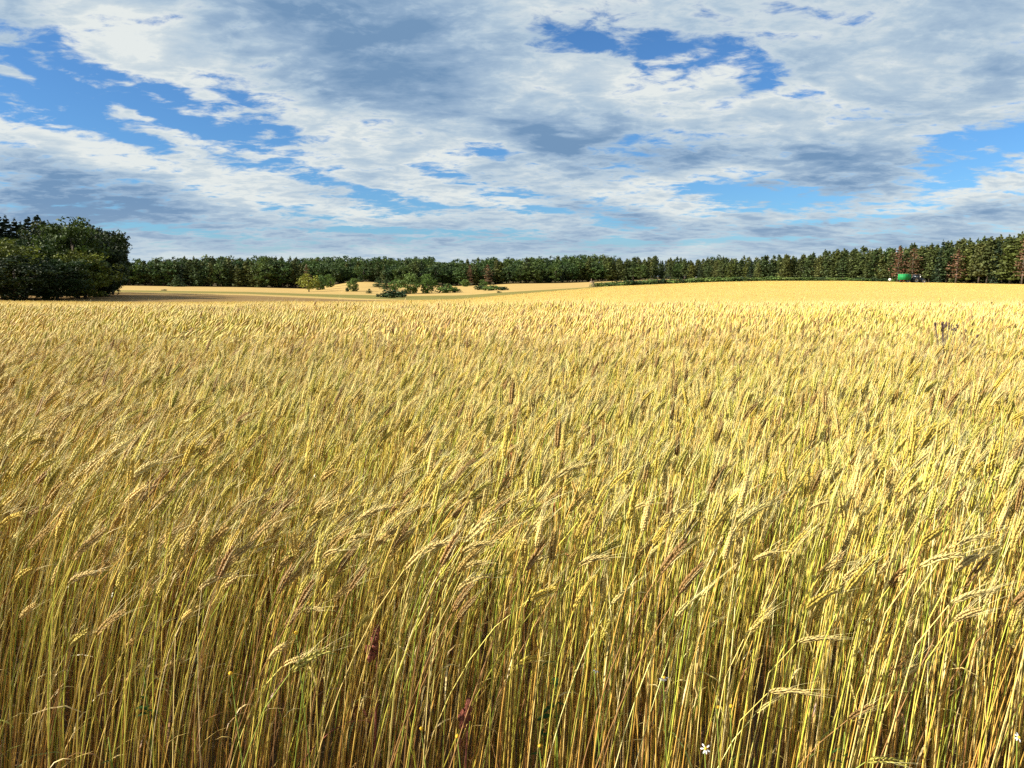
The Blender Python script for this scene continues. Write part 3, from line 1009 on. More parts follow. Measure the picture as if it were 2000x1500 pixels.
# the dark grove beside the field
GG = 'trees of the dark grove at the field edge'
for (px, d, top, w, kd) in [(-150, 112, 432, 150, 'grove'), (-70, 116, 455, 130, 'grove'), (5, 110, 468, 120, 'grove'), (48, 118, 466, 100, 'grove'), (90, 122, 478, 80, 'grove'),
                            (118, 132, 436, 90, 'grove'), (150, 128, 429, 100, 'grove'), (184, 138, 440, 92, 'grove'), (206, 150, 450, 70, 'grove'), (219, 160, 466, 52, 'grove'), (200, 178, 452, 70, 'grove'), (218, 192, 462, 52, 'grove'), (170, 190, 450, 70, 'grove'),
                            (165, 122, 490, 90, 'grove'), (30, 105, 500, 110, 'grove'), (110, 112, 505, 90, 'grove'), (192, 142, 500, 76, 'grove')]:
    lb = {True: 'low leafy dark tree filling the front of the grove by the field edge', False: 'tall leafy dark green tree of the grove by the field edge'}[top > 485]
    plant_px('grove', px, 580, top, lb, 'tree', GG, w, d)
for (px, d, top, w) in [(-60, 150, 405, 50), (-20, 148, 412, 48), (8, 146, 413, 46), (24, 150, 418, 40), (40, 148, 424, 40), (66, 146, 422, 50), (84, 144, 418, 50), (96, 150, 430, 40), (52, 156, 430, 44), (-100, 150, 410, 50)]:
    plant_px('grove_spruce', px, 580, top, 'dark spruce rising behind the leafy trees of the grove', 'tree', 'spruces behind the grove', w, d)

# lone trees and bushes of the valley
singles = [('lime', 603, 570, 535, 36, 'yellow-green spreading tree alone at the foot of the dark forest', 'broadleaf_tree'),
           ('round', 626, 566, 538, 24, 'mid green round tree just behind the yellow-green tree', None),
           ('round', 645, 561, 536, 21, 'dark green oval tree on short trunk on the dry slope', None),
           ('round', 668, 553, 534, 22, 'grey-green wide tree at the top of the dry slope', None),
           ('round', 690, 569, 543, 22, 'green dense tree in the middle of the dry slope', None),
           ('dark_bush', 678, 570, 560, 6, 'tiny dark pointed bush touching the tree on the dry slope', None),
           ('young', 704, 550, 537, 11, 'small pale conifer before the shaded forest wall', None),
           ('young', 721, 573, 563, 10, 'lone tiny dark conifer standing on the bare dry slope', None),
           ('young', 740, 561, 540, 18, 'pointed mid green conifer at the edge of the thicket', None),
           ('young', 755, 565, 543, 20, 'second pointed conifer inside the thicket edge', None),
           ('round', 772, 567, 545, 22, 'low leafy green tree between pointed conifers and big round trees', None),
           ('round', 801, 574, 534, 40, 'largest round green tree of the thicket in the valley', None),
           ('round', 835, 573, 535, 30, 'tall round tree beside the largest tree of the thicket', None),
           ('dark_bush', 768, 582, 564, 34, 'wide blackish bush in front of the valley thicket', None),
           ('dark_bush', 783, 581, 566, 20, 'rounded blackish bush at the end of the front bush', None),
           ('dark_bush', 750, 581, 571, 16, 'low blackish bush beside the wide front bush', None),
           ('dark_bush', 738, 580, 573, 7, 'tiny blackish bush standing off from the front bushes', None),
           ('bush', 872, 572, 554, 34, 'bright green bush at the end of the valley thicket', None),
           ('dark_bush', 890, 571, 562, 16, 'small dark bush at the tip of the valley thicket', None),
           ('round', 909, 560, 545, 14, 'small round tree before the forest at the meadow end', None),
           ('round', 945, 560, 546, 17, 'small round tree rising from the low bush island', None),
           ('dark_bush', 940, 566, 557, 30, 'sloping dark green bush of the bush island in the stubble', None),
           ('bush', 962, 567, 556, 34, 'middle mounded green bush of the bush island in the stubble', None),
           ('dark_bush', 982, 567, 559, 18, 'rounded end bush of the bush island in the stubble', None),
           ('dark_bush', 975, 571.5, 568, 8, 'tiny dark bush alone on the pale grass below the bush island', None),
           ('dark_bush', 269, 556, 535, 40, 'wide dark bush beside the grove before the far pines', None),
           ('round', 313, 557, 529, 30, 'olive round tree before the far pines', None),
           ('young', 347, 560, 537, 22, 'dark cone-shaped conifer between two round trees', None),
           ('round', 380, 558, 527, 38, 'bright green round tree before the far pines', None),
           ('bush', 413, 558, 550, 6, 'tiny pale green bush before the shaded pine trunks', None),
           ('dark_bush', 320, 567.5, 564.5, 9, 'tiny dark bush alone in the straw-coloured strip', None)]
for (kd, px, base, top, w, lb, nm) in singles:
    plant_px(kd, px, base, top, lb, 'bush' if 'bush' in kd else 'tree', None, w)

# the hedge of bushes before the pine forest
px = 1172
while px < 1732:
    d = float(np.interp(px, [1170, 1300, 1500, 1740], [262, 292, 296, 288]))
    topr = float(np.interp(px, [1170, 1230, 1300, 1450, 1600, 1740], [551, 547, 543.5, 540, 541, 544])) + rt.uniform(-1, 1.4)
    plant_px('bush' if rt.random() < .7 else 'dark_bush', px, 560, topr, 'rounded green bush in the long hedge before the pine forest', 'bush', 'bushes of the hedge before the pine forest', rt.uniform(20, 32), d)
    px += rt.uniform(10, 15)

# the forest: rows of trees, the front ones as single trees, the rest as one mass
def top_row(px):
    return float(np.interp(px, [200, 260, 350, 450, 565, 600, 700, 800, 900, 1000, 1100, 1200, 1300, 1400, 1500, 1560, 1650, 1740, 1850, 1930, 2000, 2300],
                           [512, 512, 502, 505, 503, 508, 505, 506, 510, 507, 503, 503, 505, 503, 502, 494, 487, 483, 472, 460, 452, 430]))
mass_pts, mass_i, mass_r, mass_s = [], [], [], []
mass = bpy.data.collections.new('woodland_trees')
mass_src = []
for kd in ('pine', 'oak', 'spruce'):
    for q, o in enumerate(LIB[kd]):
        mb_objs = bpy.data.objects.new(f'woodland_{kd}_{q}', crown_of(o))
        mass.objects.link(mb_objs)
        mass_src.append((mb_objs.name, kd, o['native'], o['wide']))
mass_src.sort()
def add_mass(kd, x, y, h):
    ch = [i for i, m_ in enumerate(mass_src) if m_[1] == kd]
    i = int(rt.choice(ch))
    mass_pts.append((x, y, ground_z(x, y) - .2)); mass_i.append(i); mass_r.append(rt.uniform(0, 6.28)); mass_s.append(h / mass_src[i][2])
zone_txt = {'near': 'forest edge behind the tractor and hedge', 'mid': 'far forest beyond the valley meadow', 'west': 'dark pine forest beyond the stubble field'}
kind_txt = {'pine': ('layered green pine of the ', 'tree'), 'spruce': ('dark pointed spruce of the ', 'tree'), 'oak': ('rounded leafy tree of the ', 'tree'), 'dead': ('rust-brown dying pine of the ', 'tree')}
def zone(px): return 'west' if px < 590 else ('mid' if px < 1180 else 'near')
n_ind = 0
for row in range(9):
    px = 205 + rt.uniform(0, 10)
    while px < 2180:
        u = px_u(px)
        d0 = float(dist_at('E6', u)) + 4
        step = (3.9 if row < 2 else 4.8) * FPX / d0
        d = d0 + row * 9 + rt.uniform(-3, 3)
        if row >= 5:
            d += (row - 4) * 28
        x = u * d
        ztop = EYE - float(slope_arr(top_row(px) + rt.normal(0, 2.2) + (5 if rt.random() < .6 else -2.5))) * d
        z = ground_z(x, d)
        h = (ztop - z)
        zn = zone(px)
        # deciduous woodland in the middle, pines at both sides
        pr = {'west': (.72, .25, .03), 'mid': (.24, .73, .03), 'near': (.93, .02, .05)}[zn]
        kd = ['pine', 'oak', 'spruce'][int(rt.choice(3, p=pr))]
        if row < 2 and zn == 'mid' and kd == 'oak':
            h *= rt.uniform(.6, .9)
        elif row < 2:
            h *= rt.uniform(.82, 1.0)
        elif row < 5:
            h *= rt.uniform(.88, 1.02)
        gap = 1262 < px < 1305 and row < 3
        if (row < 2 or (row == 2 and zn == 'near')) and -60 < px - 205 and px < 2040 and not gap:
            k2 = kd
            plant(k2, x, d, h, kind_txt[k2][0] + zone_txt[zn], 'tree', 'trees of the ' + zone_txt[zn])
            n_ind += 1
        elif not gap:
            add_mass(kd, x, d, h)
        px += step * rt.uniform(.75, 1.3)
for (px, base, top, w, lb) in [(600, 562, 514, 12, 'rust-brown dying pine in the dark forest behind the yellow-green tree'),
                               (953, 556, 515, 16, 'rust-brown dead pine in the far forest above the bush island'),
                               (918, 556, 517, 10, 'tan dying pine in the far forest before the rust-brown one'),
                               (1752, 553, 479, 20, 'rust-brown dead pine rising right above the green trailer'),
                               (1780, 553, 482, 24, 'rust-brown dead pine rising above the tractor'),
                               (1866, 553, 485, 22, 'brownish dying pine in the forest well beyond the tractor'),
                               (1995, 553, 456, 22, 'tall brownish pine at the far end of the pine forest')]:
    d = float(dist_at('E6', px_u(px))) - 2
    plant_px('dead', px, base, top, lb, 'tree', None, w, d)
wl = instancer('woodland', mass_pts, mass_i, mass_r, mass_s, mass)
tag(wl, 'deep mass of pines and leafy trees filling the forest behind its front trees', 'woodland', kind='stuff')

# ------------------------------------------------------------------ tractor and trailer
M_GREEN = plain('green_paint', (0.012, 0.21, 0.06), 0.7, spec=0.25, var=0.15, scale=1.2)
M_GREEN_D = plain('dark_green_paint', (0.02, 0.10, 0.045), 0.5, var=0.15)
M_TARP = plain('grey_cover', (0.42, 0.42, 0.36), 0.8)
M_BLACK = plain('dark_blue_paint', (0.016, 0.022, 0.035), 0.35, spec=0.5)
M_RUBBER = plain('tyre_rubber', (0.025, 0.025, 0.026), 0.85)
M_RIM = plain('rim_paint', (0.35, 0.33, 0.32), 0.45)
M_RED = plain('red_paint', (0.32, 0.04, 0.025), 0.5)
M_GLASS = plain('cab_glass', (0.03, 0.04, 0.05), 0.15, spec=0.8)
M_WHITE = plain('white_paint', (0.78, 0.77, 0.72), 0.5, var=.06)
def wheel(parent, c, r, w, axis_rz=0.0):
    """tyre with lugs, rim and hub; axle along local y"""
    ty = MB(); prof = [(-w / 2, r * .62), (-w / 2, r * .93), (-w * .35, r), (w * .35, r), (w / 2, r * .93), (w / 2, r * .62)]
    n = 28; vs = []; fs = []
    for i in range(n):
        a = i * 6.28318 / n
        k = 1.0 + (.02 if i % 2 else -.015)
        for (yy, rr) in prof:
            q = rr * (k if rr > r * .8 else 1)
            vs.append((math.cos(a) * q, yy, math.sin(a) * q))
    m = len(prof)
    for i in range(n):
        for j in range(m - 1):
            fs.append((i * m + j, i * m + j + 1, ((i + 1) % n) * m + j + 1, ((i + 1) % n) * m + j))
    ty.add(vs, fs)
    wo = ty.build('wheel', M_RUBBER, parent, True)
    wo.location = c
    rm = MB(); vs = []; fs = []
    prof = [(-w * .42, r * .64), (-w * .2, r * .5), (-w * .12, r * .12), (w * .12, r * .12), (w * .2, r * .5), (w * .42, r * .64)]
    m = len(prof)
    for i in range(n):
        a = i * 6.28318 / n
        for (yy, rr) in prof:
            vs.append((math.cos(a) * rr, yy, math.sin(a) * rr))
    for i in range(n):
        for j in range(m - 1):
            fs.append((i * m + j, i * m + j + 1, ((i + 1) % n) * m + j + 1, ((i + 1) % n) * m + j))
    rm.add(vs, fs)
    rm.build('rim', M_RIM, wo, True)
    return wo
D_T = 242.0
def at_px(px, d):
    x = px_u(px) * d
    return x, d, ground_z(x, d)
xt, yt, zt = at_px(1765.5, D_T)
trailer = empty('farm_trailer', (xt, yt, zt + .05), R(44))
tag(trailer, 'bright green tipping farm trailer hitched behind the dark tractor', 'trailer')
# local +x is forwards
bx = MB()
Lb, Wb, zb, hb = 5.0, 2.45, 1.05, 1.75
bx.box((0, 0, zb + .04), (Lb, Wb, .08))
for s in (-1, 1):
    bx.box((0, s * (Wb / 2 - .03), zb + .083 + hb / 2), (Lb, .06, hb))
    for q in range(7):
        bx.box((-Lb / 2 + .2 + q * (Lb - .4) / 6, s * (Wb / 2 + .03), zb + hb / 2), (.09, .055, hb))
for s in (-1, 1):
    bx.box((s * (Lb / 2 - .03), 0, zb + .083 + hb / 2), (.056, Wb - .13, hb))
bx.build('body', M_GREEN, trailer)
tg = MB()
tg.box((-Lb / 2 - .03, 0, zb + .1 + hb / 2), (.05, Wb - .06, hb))
for q in range(4):
    tg.box((-Lb / 2 - .08, -Wb / 2 + .3 + q * (Wb - .6) / 3, zb + .1 + hb / 2), (.05, .09, hb))
for q in range(3):
    tg.box((-Lb / 2 - .075, 0, zb + .3 + q * .62), (.035, Wb - .1, .06))
tg.build('tailgate', M_GREEN, trailer)
cv = MB()
cv.add([(-Lb / 2, -Wb / 2, zb + hb + .1), (-Lb / 2, 0, zb + hb + .18), (-Lb / 2, Wb / 2, zb + hb + .1), (Lb / 2, -Wb / 2, zb + hb + .1), (Lb / 2, 0, zb + hb + .18), (Lb / 2, Wb / 2, zb + hb + .1)],
       [(0, 1, 4, 3), (1, 2, 5, 4), (2, 1, 0), (3, 4, 5), (0, 3, 5, 2)])
cv.build('cover', M_GREEN_D, trailer)
ch = MB()
for s in (-1, 1):
    ch.box((.2, s * .45, .88), (Lb + .1, .12, .2))
ch.box((-.9, 0, .62), (.14, 1.9, .14)); ch.box((.6, 0, .62), (.14, 1.9, .14))
ch.tube([(Lb / 2, .45, .85), (Lb / 2 + 1.5, 0, .6)], .06, 6); ch.tube([(Lb / 2, -.45, .85), (Lb / 2 + 1.5, 0, .6)], .06, 6)
ch.build('chassis', M_RED, trailer)
for xx in (-.9, .6):
    for s in (-1, 1):
        wheel(trailer, (xx, s * .98, .55), .55, .42)
xk, yk, zk = at_px(1790, D_T + 1.5)
tractor = empty('tractor', (xk, yk, zk + .05), R(4))
tag(tractor, 'dark blue-black farm tractor with glass cab and sloping bonnet by the forest', 'tractor')
bd = MB()
# bonnet with a slope towards the nose
hx = [(.35, 1.75), (1.2, 1.7), (2.1, 1.52), (2.55, 1.25), (2.6, .85)]
vs = []
for (xx, zz) in hx:
    for s in (-1, 1):
        vs.append((xx, s * (.42 if xx < 2 else .36), zz))
for (xx, zz) in hx:
    for s in (-1, 1):
        vs.append((xx, s * (.42 if xx < 2 else .36), .75))
n = len(hx); fs = []
for i in range(n - 1):
    a, b, c, d = 2 * i, 2 * i + 1, 2 * i + 3, 2 * i + 2
    fs.append((a, d, c, b))
    fs.append((a, a + 2 * n, d + 2 * n, d)); fs.append((b, c, c + 2 * n, b + 2 * n)); fs.append((a + 2 * n, b + 2 * n, c + 2 * n, d + 2 * n))
fs.append((0, 1, 1 + 2 * n, 2 * n)); fs.append((2 * n - 2, 4 * n - 2, 4 * n - 1, 2 * n - 1))
bd.add(vs, fs)
bd.build('bonnet', M_BLACK, tractor)
b2 = MB(); b2.box((.6, 0, .66), (3.6, .5, .5)); b2.box((-.9, 0, .85), (.9, 1.0, .5)); b2.box((2.0, 0, .55), (.3, 1.5, .22)); b2.box((2.85, 0, .6), (.5, .8, .45)); 
b2.build('chassis', M_RUBBER, tractor)
cb = MB()
for (xx, yy) in ((.35, .62), (.35, -.62), (-1.15, .66), (-1.15, -.66)):
    cb.tube([(xx, yy, 1.1), (xx - .1 if xx > 0 else xx + .05, yy * .95, 2.65)], .05, 6)
cb.box((-.42, 0, 1.1), (1.6, 1.36, .3))
cabo = cb.build('cab', M_BLACK, tractor)
rf = MB(); rf.box((-.42, 0, 2.74), (1.75, 1.45, .16), taper=(.9, .9)); rf.build('roof', M_BLACK, cabo)
for (nm, c, s) in (('window', (-.42, .62, 1.92), (1.4, .02, 1.35)), ('window', (-.42, -.62, 1.92), (1.4, .02, 1.35)), ('windscreen', (.3, 0, 1.95), (.02, 1.16, 1.3)), ('window', (-1.11, 0, 1.95), (.02, 1.2, 1.3))):
    g = MB(); g.box(c, s); g.build(nm, M_GLASS, cabo)
for s in (-1, 1):
    fd = MB()
    av = [(-.85 + math.cos(a) * 1.0, .95 + math.sin(a) * 1.0) for a in np.linspace(.1, 2.7, 9)]
    vs = [(x_, s * yy, z_) for (x_, z_) in av for yy in (.62, 1.08)]
    fd.add(vs, [(2 * i, 2 * i + 1, 2 * i + 3, 2 * i + 2) for i in range(8)])
    fd.build('mudguard', M_BLACK, tractor)
    wheel(tractor, (-.85, s * .85, .88), .88, .55)
    wheel(tractor, (1.75, s * .82, .62), .62, .42)
    hl = MB(); hl.box((2.6, s * .22, 1.12), (.06, .18, .13)); hl.build('headlight', M_WHITE, tractor)
    mr = MB(); mr.tube([(.35, s * .68, 2.3), (.4, s * .98, 2.3)], .02, 5); mr.box((.42, s * 1.05, 2.12), (.07, .22, .42)); mr.build('mirror', M_WHITE, tractor)
ex = MB(); ex.tube([(.55, -.5, 1.6), (.55, -.5, 2.75), (.62, -.5, 2.9)], .06, 8); ex.build('exhaust', M_RIM, tractor)

# white round bale at the hedge end
xb, yb, zb_ = at_px(1737, 280)
bl = MB(); n = 24; vs = []; fs = []
prof = [(-.6, 0.02), (-.6, .52), (-.5, .6), (.5, .6), (.6, .52), (.6, .02)]
for i in range(n):
    a = i * 6.28318 / n
    for (q, rr) in prof:
        vs.append((q, math.cos(a) * rr, math.sin(a) * rr))
m = len(prof)
for i in range(n):
    for j in range(m - 1):
        fs.append((i * m + j, i * m + j + 1, ((i + 1) % n) * m + j + 1, ((i + 1) % n) * m + j))
bl.add(vs, fs)
bo = bl.build('wrapped_bale', M_WHITE, None, True)
bo.location = (xb, yb, EYE - float(slope_arr(546)) * yb); bo.rotation_euler = (0, 0, R(70))
bo.scale = (.75, .75, .75)
bo.location.z = max(bo.location.z, zb_ + .45)
tag(bo, 'small round white wrapped bale at the hedge end beside the trailer', 'bale')

# raised hunting seat at the hedge start
xs, ys, zs = at_px(1156, 258)
hs = empty('hunting_seat', (xs, ys, zs), R(20))
tag(hs, 'thin wooden raised hunting seat on legs beside the hedge start', 'hunting seat')
M_WOOD = plain('weathered_wood', (0.30, 0.21, 0.14), .85, var=.3, scale=3)
for sx in (-1, 1):
    for sy in (-1, 1):
        l_ = MB(); l_.tube([(sx * .75, sy * .75, 0), (sx * .45, sy * .45, 2.2)], .06, 6); l_.build('leg', M_WOOD, hs)
f_ = MB(); f_.box((0, 0, 1.35), (1.05, 1.05, .06)); f_.box((0, .35, 1.65), (.95, .3, .05)); f_.build('seat', M_WOOD, hs)
p_ = MB(); p_.tube([(0, .5, 1.3), (0, .5, 3.0)], .06, 6); p_.build('post', M_WOOD, hs)
w_ = MB()
for s in (-1, 1):
    w_.box((s * .48, 0, 1.75), (.04, .9, .35))
w_.box((0, -.48, 1.75), (1.0, .04, .35)); w_.build('rail', M_WOOD, hs)
ld = MB()
for s in (-1, 1):
    ld.tube([(s * .2, -1.5, 0), (s * .2, -.55, 1.4)], .04, 5)
for q in range(4):
    t_ = (q + .6) / 4.2
    ld.tube([(-.2, -1.5 + .95 * t_, 1.4 * t_), (.2, -1.5 + .95 * t_, 1.4 * t_)], .03, 5)
ld.build('ladder', M_WOOD, hs)

# ------------------------------------------------------------------ weeds and flowers in the crop
M_SEED = plain('seed_head', (0.085, 0.055, 0.042), .9, var=.3, scale=40)
M_DOCK = plain('dock_seed', (0.16, 0.045, 0.025), .85, var=.35, scale=40)
M_DOCKO = plain('dock_seed_orange', (0.36, 0.15, 0.05), .8, var=.3, scale=40)
M_PETAL = plain('petal', (0.80, 0.80, 0.78), .6, var=.05)
M_YOLK = plain('flower_disc', (0.62, 0.36, 0.02), .8, var=.2, scale=200)
M_GSTEM = plain('green_stem', (0.13, 0.17, 0.02), .7, spec=.2)
M_GLEAF = plain('green_leaf', (0.02, 0.05, 0.01), .7, spec=.15, var=.3, scale=20)
def px_point(px, py, d):
    a, b = (px - 1000) / FPX, (750 - py) / FPX
    dv = Vector((a, math.cos(PITCH) + b * math.sin(PITCH), -math.sin(PITCH) + b * math.cos(PITCH)))
    dv /= dv.y
    return Vector((0, 0, EYE)) + dv * d
def blob(mb, c, r, rg, col=(1, 1, 1), zs=1.8):
    vs = []
    for i, (th, k) in enumerate(((0, 1), (.6, 6), (1.4, 6), (2.3, 6), (math.pi, 1))):
        for j in range(k):
            a = j * 6.283 / k + i * .5
            q = r * rg.uniform(.8, 1.2)
            vs.append((c[0] + math.sin(th) * math.cos(a) * q, c[1] + math.sin(th) * math.sin(a) * q, c[2] + math.cos(th) * q * zs))
    fs = [(0, 1 + j, 1 + (j + 1) % 6) for j in range(6)]
    for r0 in (1, 7):
        fs += [(r0 + j, r0 + 6 + j, r0 + 6 + (j + 1) % 6, r0 + (j + 1) % 6) for j in range(6)]
    fs += [(13 + (j + 1) % 6, 13 + j, 19) for j in range(6)]
    mb.add(vs, fs, col)
def thistle(px, top, d, wid, label, group=None, seed=0, nh=11, hr=.008, single=False):
    """dry branched weed with dark seed heads"""
    rg = np.random.default_rng(700 + seed)
    p = px_point(px, top, d)
    gz = ground_z(p.x, d)
    H = p.z - gz
    root = empty('dried_weed', (p.x, d, gz))
    tag(root, label, 'weed', group)
    st = MB(); fork = H - wid * .9
    st.tube([(0, 0, 0), (.02, 0, fork * .5), (0, 0, fork)], [.005, .004, .0035], 5)
    hd = MB()
    for i in range(nh):
        a = rg.uniform(0, 6.28); sp = rg.uniform(.15, 1) * wid * .6
        zt = H - rg.uniform(0, .42) * wid * (.3 + sp / wid)
        e = np.array([math.cos(a) * sp * 1.0, math.sin(a) * sp, zt])
        b0 = np.array([0, 0, fork - rg.uniform(0, .2) * wid])
        st.tube([b0, (b0 + e) / 2 + np.array([e[0] * .12, e[1] * .12, -.01]), e], [.0028, .0024, .002], 4)
        for q in range(int(rg.integers(1, 4))):
            blob(hd, e + rg.normal(0, hr * .9, 3) * (q > 0), hr * rg.uniform(.7, 1.15), rg)
        if single:
            hd.build('seed_head', M_SEED, root)
            hd = MB()
    st.build('stem', M_SEED, root)
    if hd.n:
        hd.build('seed_heads', M_SEED, root)
    return root
thistle(1852, 630, 5.0, .30, 'tall dry branched weed with many dark seed heads above the wheat', None, 1, 16, .0065, True)
for q, (px, top, d, wd, lb) in enumerate([(372, 640, 7.2, .22, 'dark dried weed with clustered seed heads above windblown wheat'), (455, 648, 7.2, .18, 'small dark dried weed beside the clustered weed in windblown wheat'),
                                         (1080, 636, 7.5, .14, 'thin dry weed standing alone amid the middle of the wheat'), (1180, 650, 7.0, .18, 'pale brown dry weed amid the middle of the wheat'),
                                         (1335, 640, 7.2, .26, 'wide brownish dry weed with scattered heads in the wheat'), (1342, 614, 9.5, .26, 'far dry weed with dark heads behind the wide brownish one'),
                                         (1932, 622, 8.2, .26, 'dry weed behind the tall branched weed in the wheat'), (412, 599, 12.2, .2, 'single dark weed head showing above the wheat skyline'),
                                         (1775, 602, 12.0, .26, 'small dark weed on the wheat skyline in line with the trailer'), (1818, 690, 4.9, .14, 'small greyish dry weed in front of the tall branched weed'),
                                         (690, 625, 8.5, .22, 'faint dry weed in the wheat below the valley thicket'), (908, 624, 8.8, .14, 'slim dry weed in the wheat below the bush island'), (798, 597, 12.6, .2, 'tiny weed on the wheat skyline below the valley thicket')]):
    thistle(px, top, d, wd, lb, None, 10 + q, 9, .007)
def dock(px, top, d, h, mat, label, seed):
    rg = np.random.default_rng(seed)
    p = px_point(px, top, d); gz = ground_z(p.x, d)
    root = empty('dock_plant', (p.x, d, gz)); tag(root, label, 'weed')
    H = p.z - gz
    st = MB(); st.tube([(0, 0, 0), (.01, 0, H * .5), (.03, 0, H)], [.005, .004, .002], 5); st.build('stem', mat, root)
    hd = MB()
    for i in range(46):
        f = rg.uniform(0, 1)
        a = rg.uniform(0, 6.28); r = rg.uniform(.004, .017) * (1.15 - f)
        blob(hd, (.03 - .02 * (1 - f) + math.cos(a) * r, math.sin(a) * r, H - h * (1 - f)), rg.uniform(.004, .007), rg)
    hd.build('seed_heads', mat, root)
    lf = MB()
    for i in range(3):
        a = rg.uniform(0, 6.28); b0 = H - h - rg.uniform(.02, .2)
        o_ = np.array([math.cos(a), math.sin(a), 0])
        lp = [np.array([0, 0, b0]) + o_ * .05 * t + np.array([0, 0, .02 * t - .012 * t * t]) for t in range(5)]
        lf.ribbon(lp, [.002, .007, .008, .006, .001], np.array([-o_[1], o_[0], .3]))
    lf.build('leaf', mat, root)
dock(983, 868, 2.5, .16, M_DOCKO, 'orange-red dock seed spike standing among the ears in mid field', 1)
dock(715, 1225, 1.72, .075, M_DOCK, 'dark maroon dock plant low between the front stems', 2)
dock(893, 1370, 1.66, .07, M_DOCK, 'crimson dock plant at the foot of the front stems', 3)
dock(1445, 690, 5.0, .2, M_DOCKO, 'orange dock spike rising from the wheat beyond the middle', 4)
dock(1083, 900, 2.3, .2, M_DOCKO, 'tan dock spike beside a nodding ear in mid field', 5)
def daisy(px, py, d, r, petals, label, seed, face=(0.1, -0.8, .5)):
    rg = np.random.default_rng(seed)
    p = px_point(px, py, d); gz = ground_z(p.x, d)
    H = p.z - gz
    root = empty('chamomile', (p.x, d, gz)); tag(root, label, 'flower')
    n = Vector(face).normalized()
    qn = n.to_track_quat('Z', 'Y').to_matrix()
    st = MB(); st.tube([(.03, .01, 0), (.02, 0, H * .6), (-n.x * .006, -n.y * .006, H - n.z * .006)], [.0016, .0014, .0012], 5); st.build('stem', M_GSTEM, root)
    dk = MB(); vs = []; fs = []
    rings = [(0, 1), (.35, .86), (.7, .55), (1.0, -.05)]
    k = 10
    vs.append(qn @ Vector((0, 0, r * .34)))
    for (rr, zz) in rings[1:]:
        for j in range(k):
            a = j * 6.283 / k
            vs.append(qn @ Vector((math.cos(a) * rr * r * .33, math.sin(a) * rr * r * .33, zz * r * .34)))
    fs = [(0, 1 + j, 1 + (j + 1) % k) for j in range(k)]
    for b in (1, 1 + k):
        fs += [(b + j, b + k + j, b + k + (j + 1) % k, b + (j + 1) % k) for j in range(k)]
    dk.add([tuple(v + Vector((0, 0, H))) for v in vs], fs)
    dk.build('flower_disc', M_YOLK, root, True)
    for a in petals:
        a = R(a) + rg.normal(0, .05)
        dx = Vector((math.cos(a), math.sin(a), 0)); sx = Vector((-math.sin(a), math.cos(a), 0))
        m_ = MB(); vs = []
        for (t, w, zz) in ((.28, .08, 0), (.55, .15, .03), (.85, .15, .0), (1.0, .07, -.05)):
            for s in (-1, 1):
                vs.append(qn @ (dx * t * r + sx * s * w * r + Vector((0, 0, zz * r))) + Vector((0, 0, H)))
        m_.add([tuple(v) for v in vs], [(0, 1, 3, 2), (2, 3, 5, 4), (4, 5, 7, 6)])
        m_.build('petal', M_PETAL, root)
daisy(1378, 1462, 1.42, .011, [175, 118, 232, 275, 318, 30], 'white-petalled chamomile with yellow centre low among the front stems', 1)
daisy(1297, 1323, 1.48, .011, [200, 240, 275, 310, 345], 'drooping white chamomile half hidden behind front stems', 2, (0.1, -.9, -.15))
daisy(1990, 1440, 1.48, .010, [180, 220, 100, 140, 270], 'pale chamomile at the very edge of the field corner', 3)
daisy(1164, 1308, 1.48, .008, [180, 240, 300], 'small white chamomile seen edge-on between the front stems', 8, (0.5, -.6, .4))
for q, (px, py, lb) in enumerate([(823, 1423, 'bare yellow chamomile head under the bowed stalk'), (893, 1438, 'bare yellow flower head near the crimson dock'), (1054, 1456, 'tiny orange-yellow flower head deep between bare stems'),
                                  (450, 1315, 'bare yellow flower head low between the windblown stems'), (1402, 1381, 'bare orange-yellow flower head above the white chamomile'), (1428, 1379, 'pale yellow flower bud beside the orange-yellow head'), (578, 1236, 'yellow flower head part hidden behind leaning stems')]):
    daisy(px, py, 1.5, .013, [], lb, 20 + q)
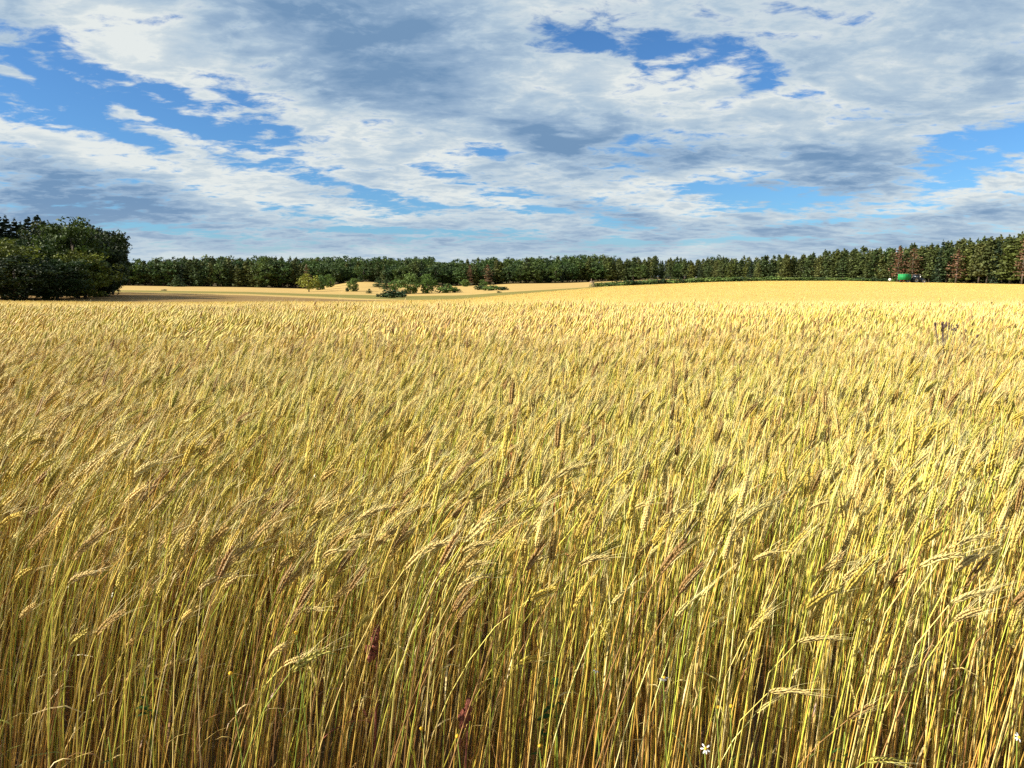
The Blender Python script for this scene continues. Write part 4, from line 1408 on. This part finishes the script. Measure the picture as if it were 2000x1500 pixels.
def herb(px, py, d, n, size, label, seed):
    rg = np.random.default_rng(seed)
    p = px_point(px, py, d); gz = ground_z(p.x, d); H = p.z - gz
    root = empty('leafy_weed', (p.x, d, gz)); tag(root, label, 'weed')
    st = MB(); st.tube([(0, 0, 0), (.01, 0, H * .5), (0, 0, H)], [.003, .0026, .0015], 5); st.build('stem', M_GSTEM, root)
    for i in range(n):
        a = rg.uniform(0, 6.28); h = H - rg.uniform(0, .16)
        o_ = np.array([math.cos(a), math.sin(a) * .6, 0]); sd_ = np.array([-o_[1], o_[0], rg.uniform(-.4, .4)]); sd_ /= np.linalg.norm(sd_)
        l = size * rg.uniform(.6, 1.2)
        b0 = np.array([0, 0, h])
        lp = [b0 + o_ * l * t + np.array([0, 0, l * (.5 * t - .7 * t * t)]) for t in np.linspace(0, 1, 7)]
        wv = np.array([.06, .3, .2, .38, .22, .26, .02]) * l
        m_ = MB(); m_.ribbon(lp, wv, sd_); m_.build('leaf', M_GLEAF, root)
herb(1085, 1290, 1.70, 9, .04, 'dark green lobed weed low between the front stems near mid field', 1)
herb(280, 1305, 1.62, 6, .045, 'dark green leafy weed between leaning front stems', 2)
herb(1060, 1410, 1.72, 5, .035, 'low dark green weed below the lobed weed', 3)
herb(212, 1440, 1.56, 6, .04, 'green weed at the bottom between leaning stems', 4)
herb(1650, 1430, 1.58, 6, .05, 'green grassy weed at the bottom under the horizontal ear', 5)

# --- odd stalks that stand out
def special(px_base, d, label, H, bend, psi, ei, si, lean, pose, seed, earlen=None, scale=1.0):
    o = make_stalk(ei, si, lean, pose, seed, label, H, bend, psi, earlen)
    u = px_u(px_base)
    o.location = (u * d, d, 0)
    return o
special(1570, 1.46, 'thick stalk with the largest bright yellow ear, leaning over the front edge', .98, 42, .1, 1, 3, .55, 'leaning', 501, .10)
special(1500, 1.38, 'low stalk with a pale green horizontal ear arching across the front stems', .72, 108, .05, 6, 4, 1.6, 'nodding', 502, .085)
special(760, 1.36, 'snapped straw stalk bowed over in a hoop with its ear hanging down', .70, 168, .05, 3, 7, 1.2, 'bowed', 503, .09)
special(230, 1.42, 'windblown stalk with long pale green bearded ear near the grove side', .88, 62, .0, 6, 4, 1.3, 'leaning', 504, .09)

for root in list(LIB.values()):
    pass
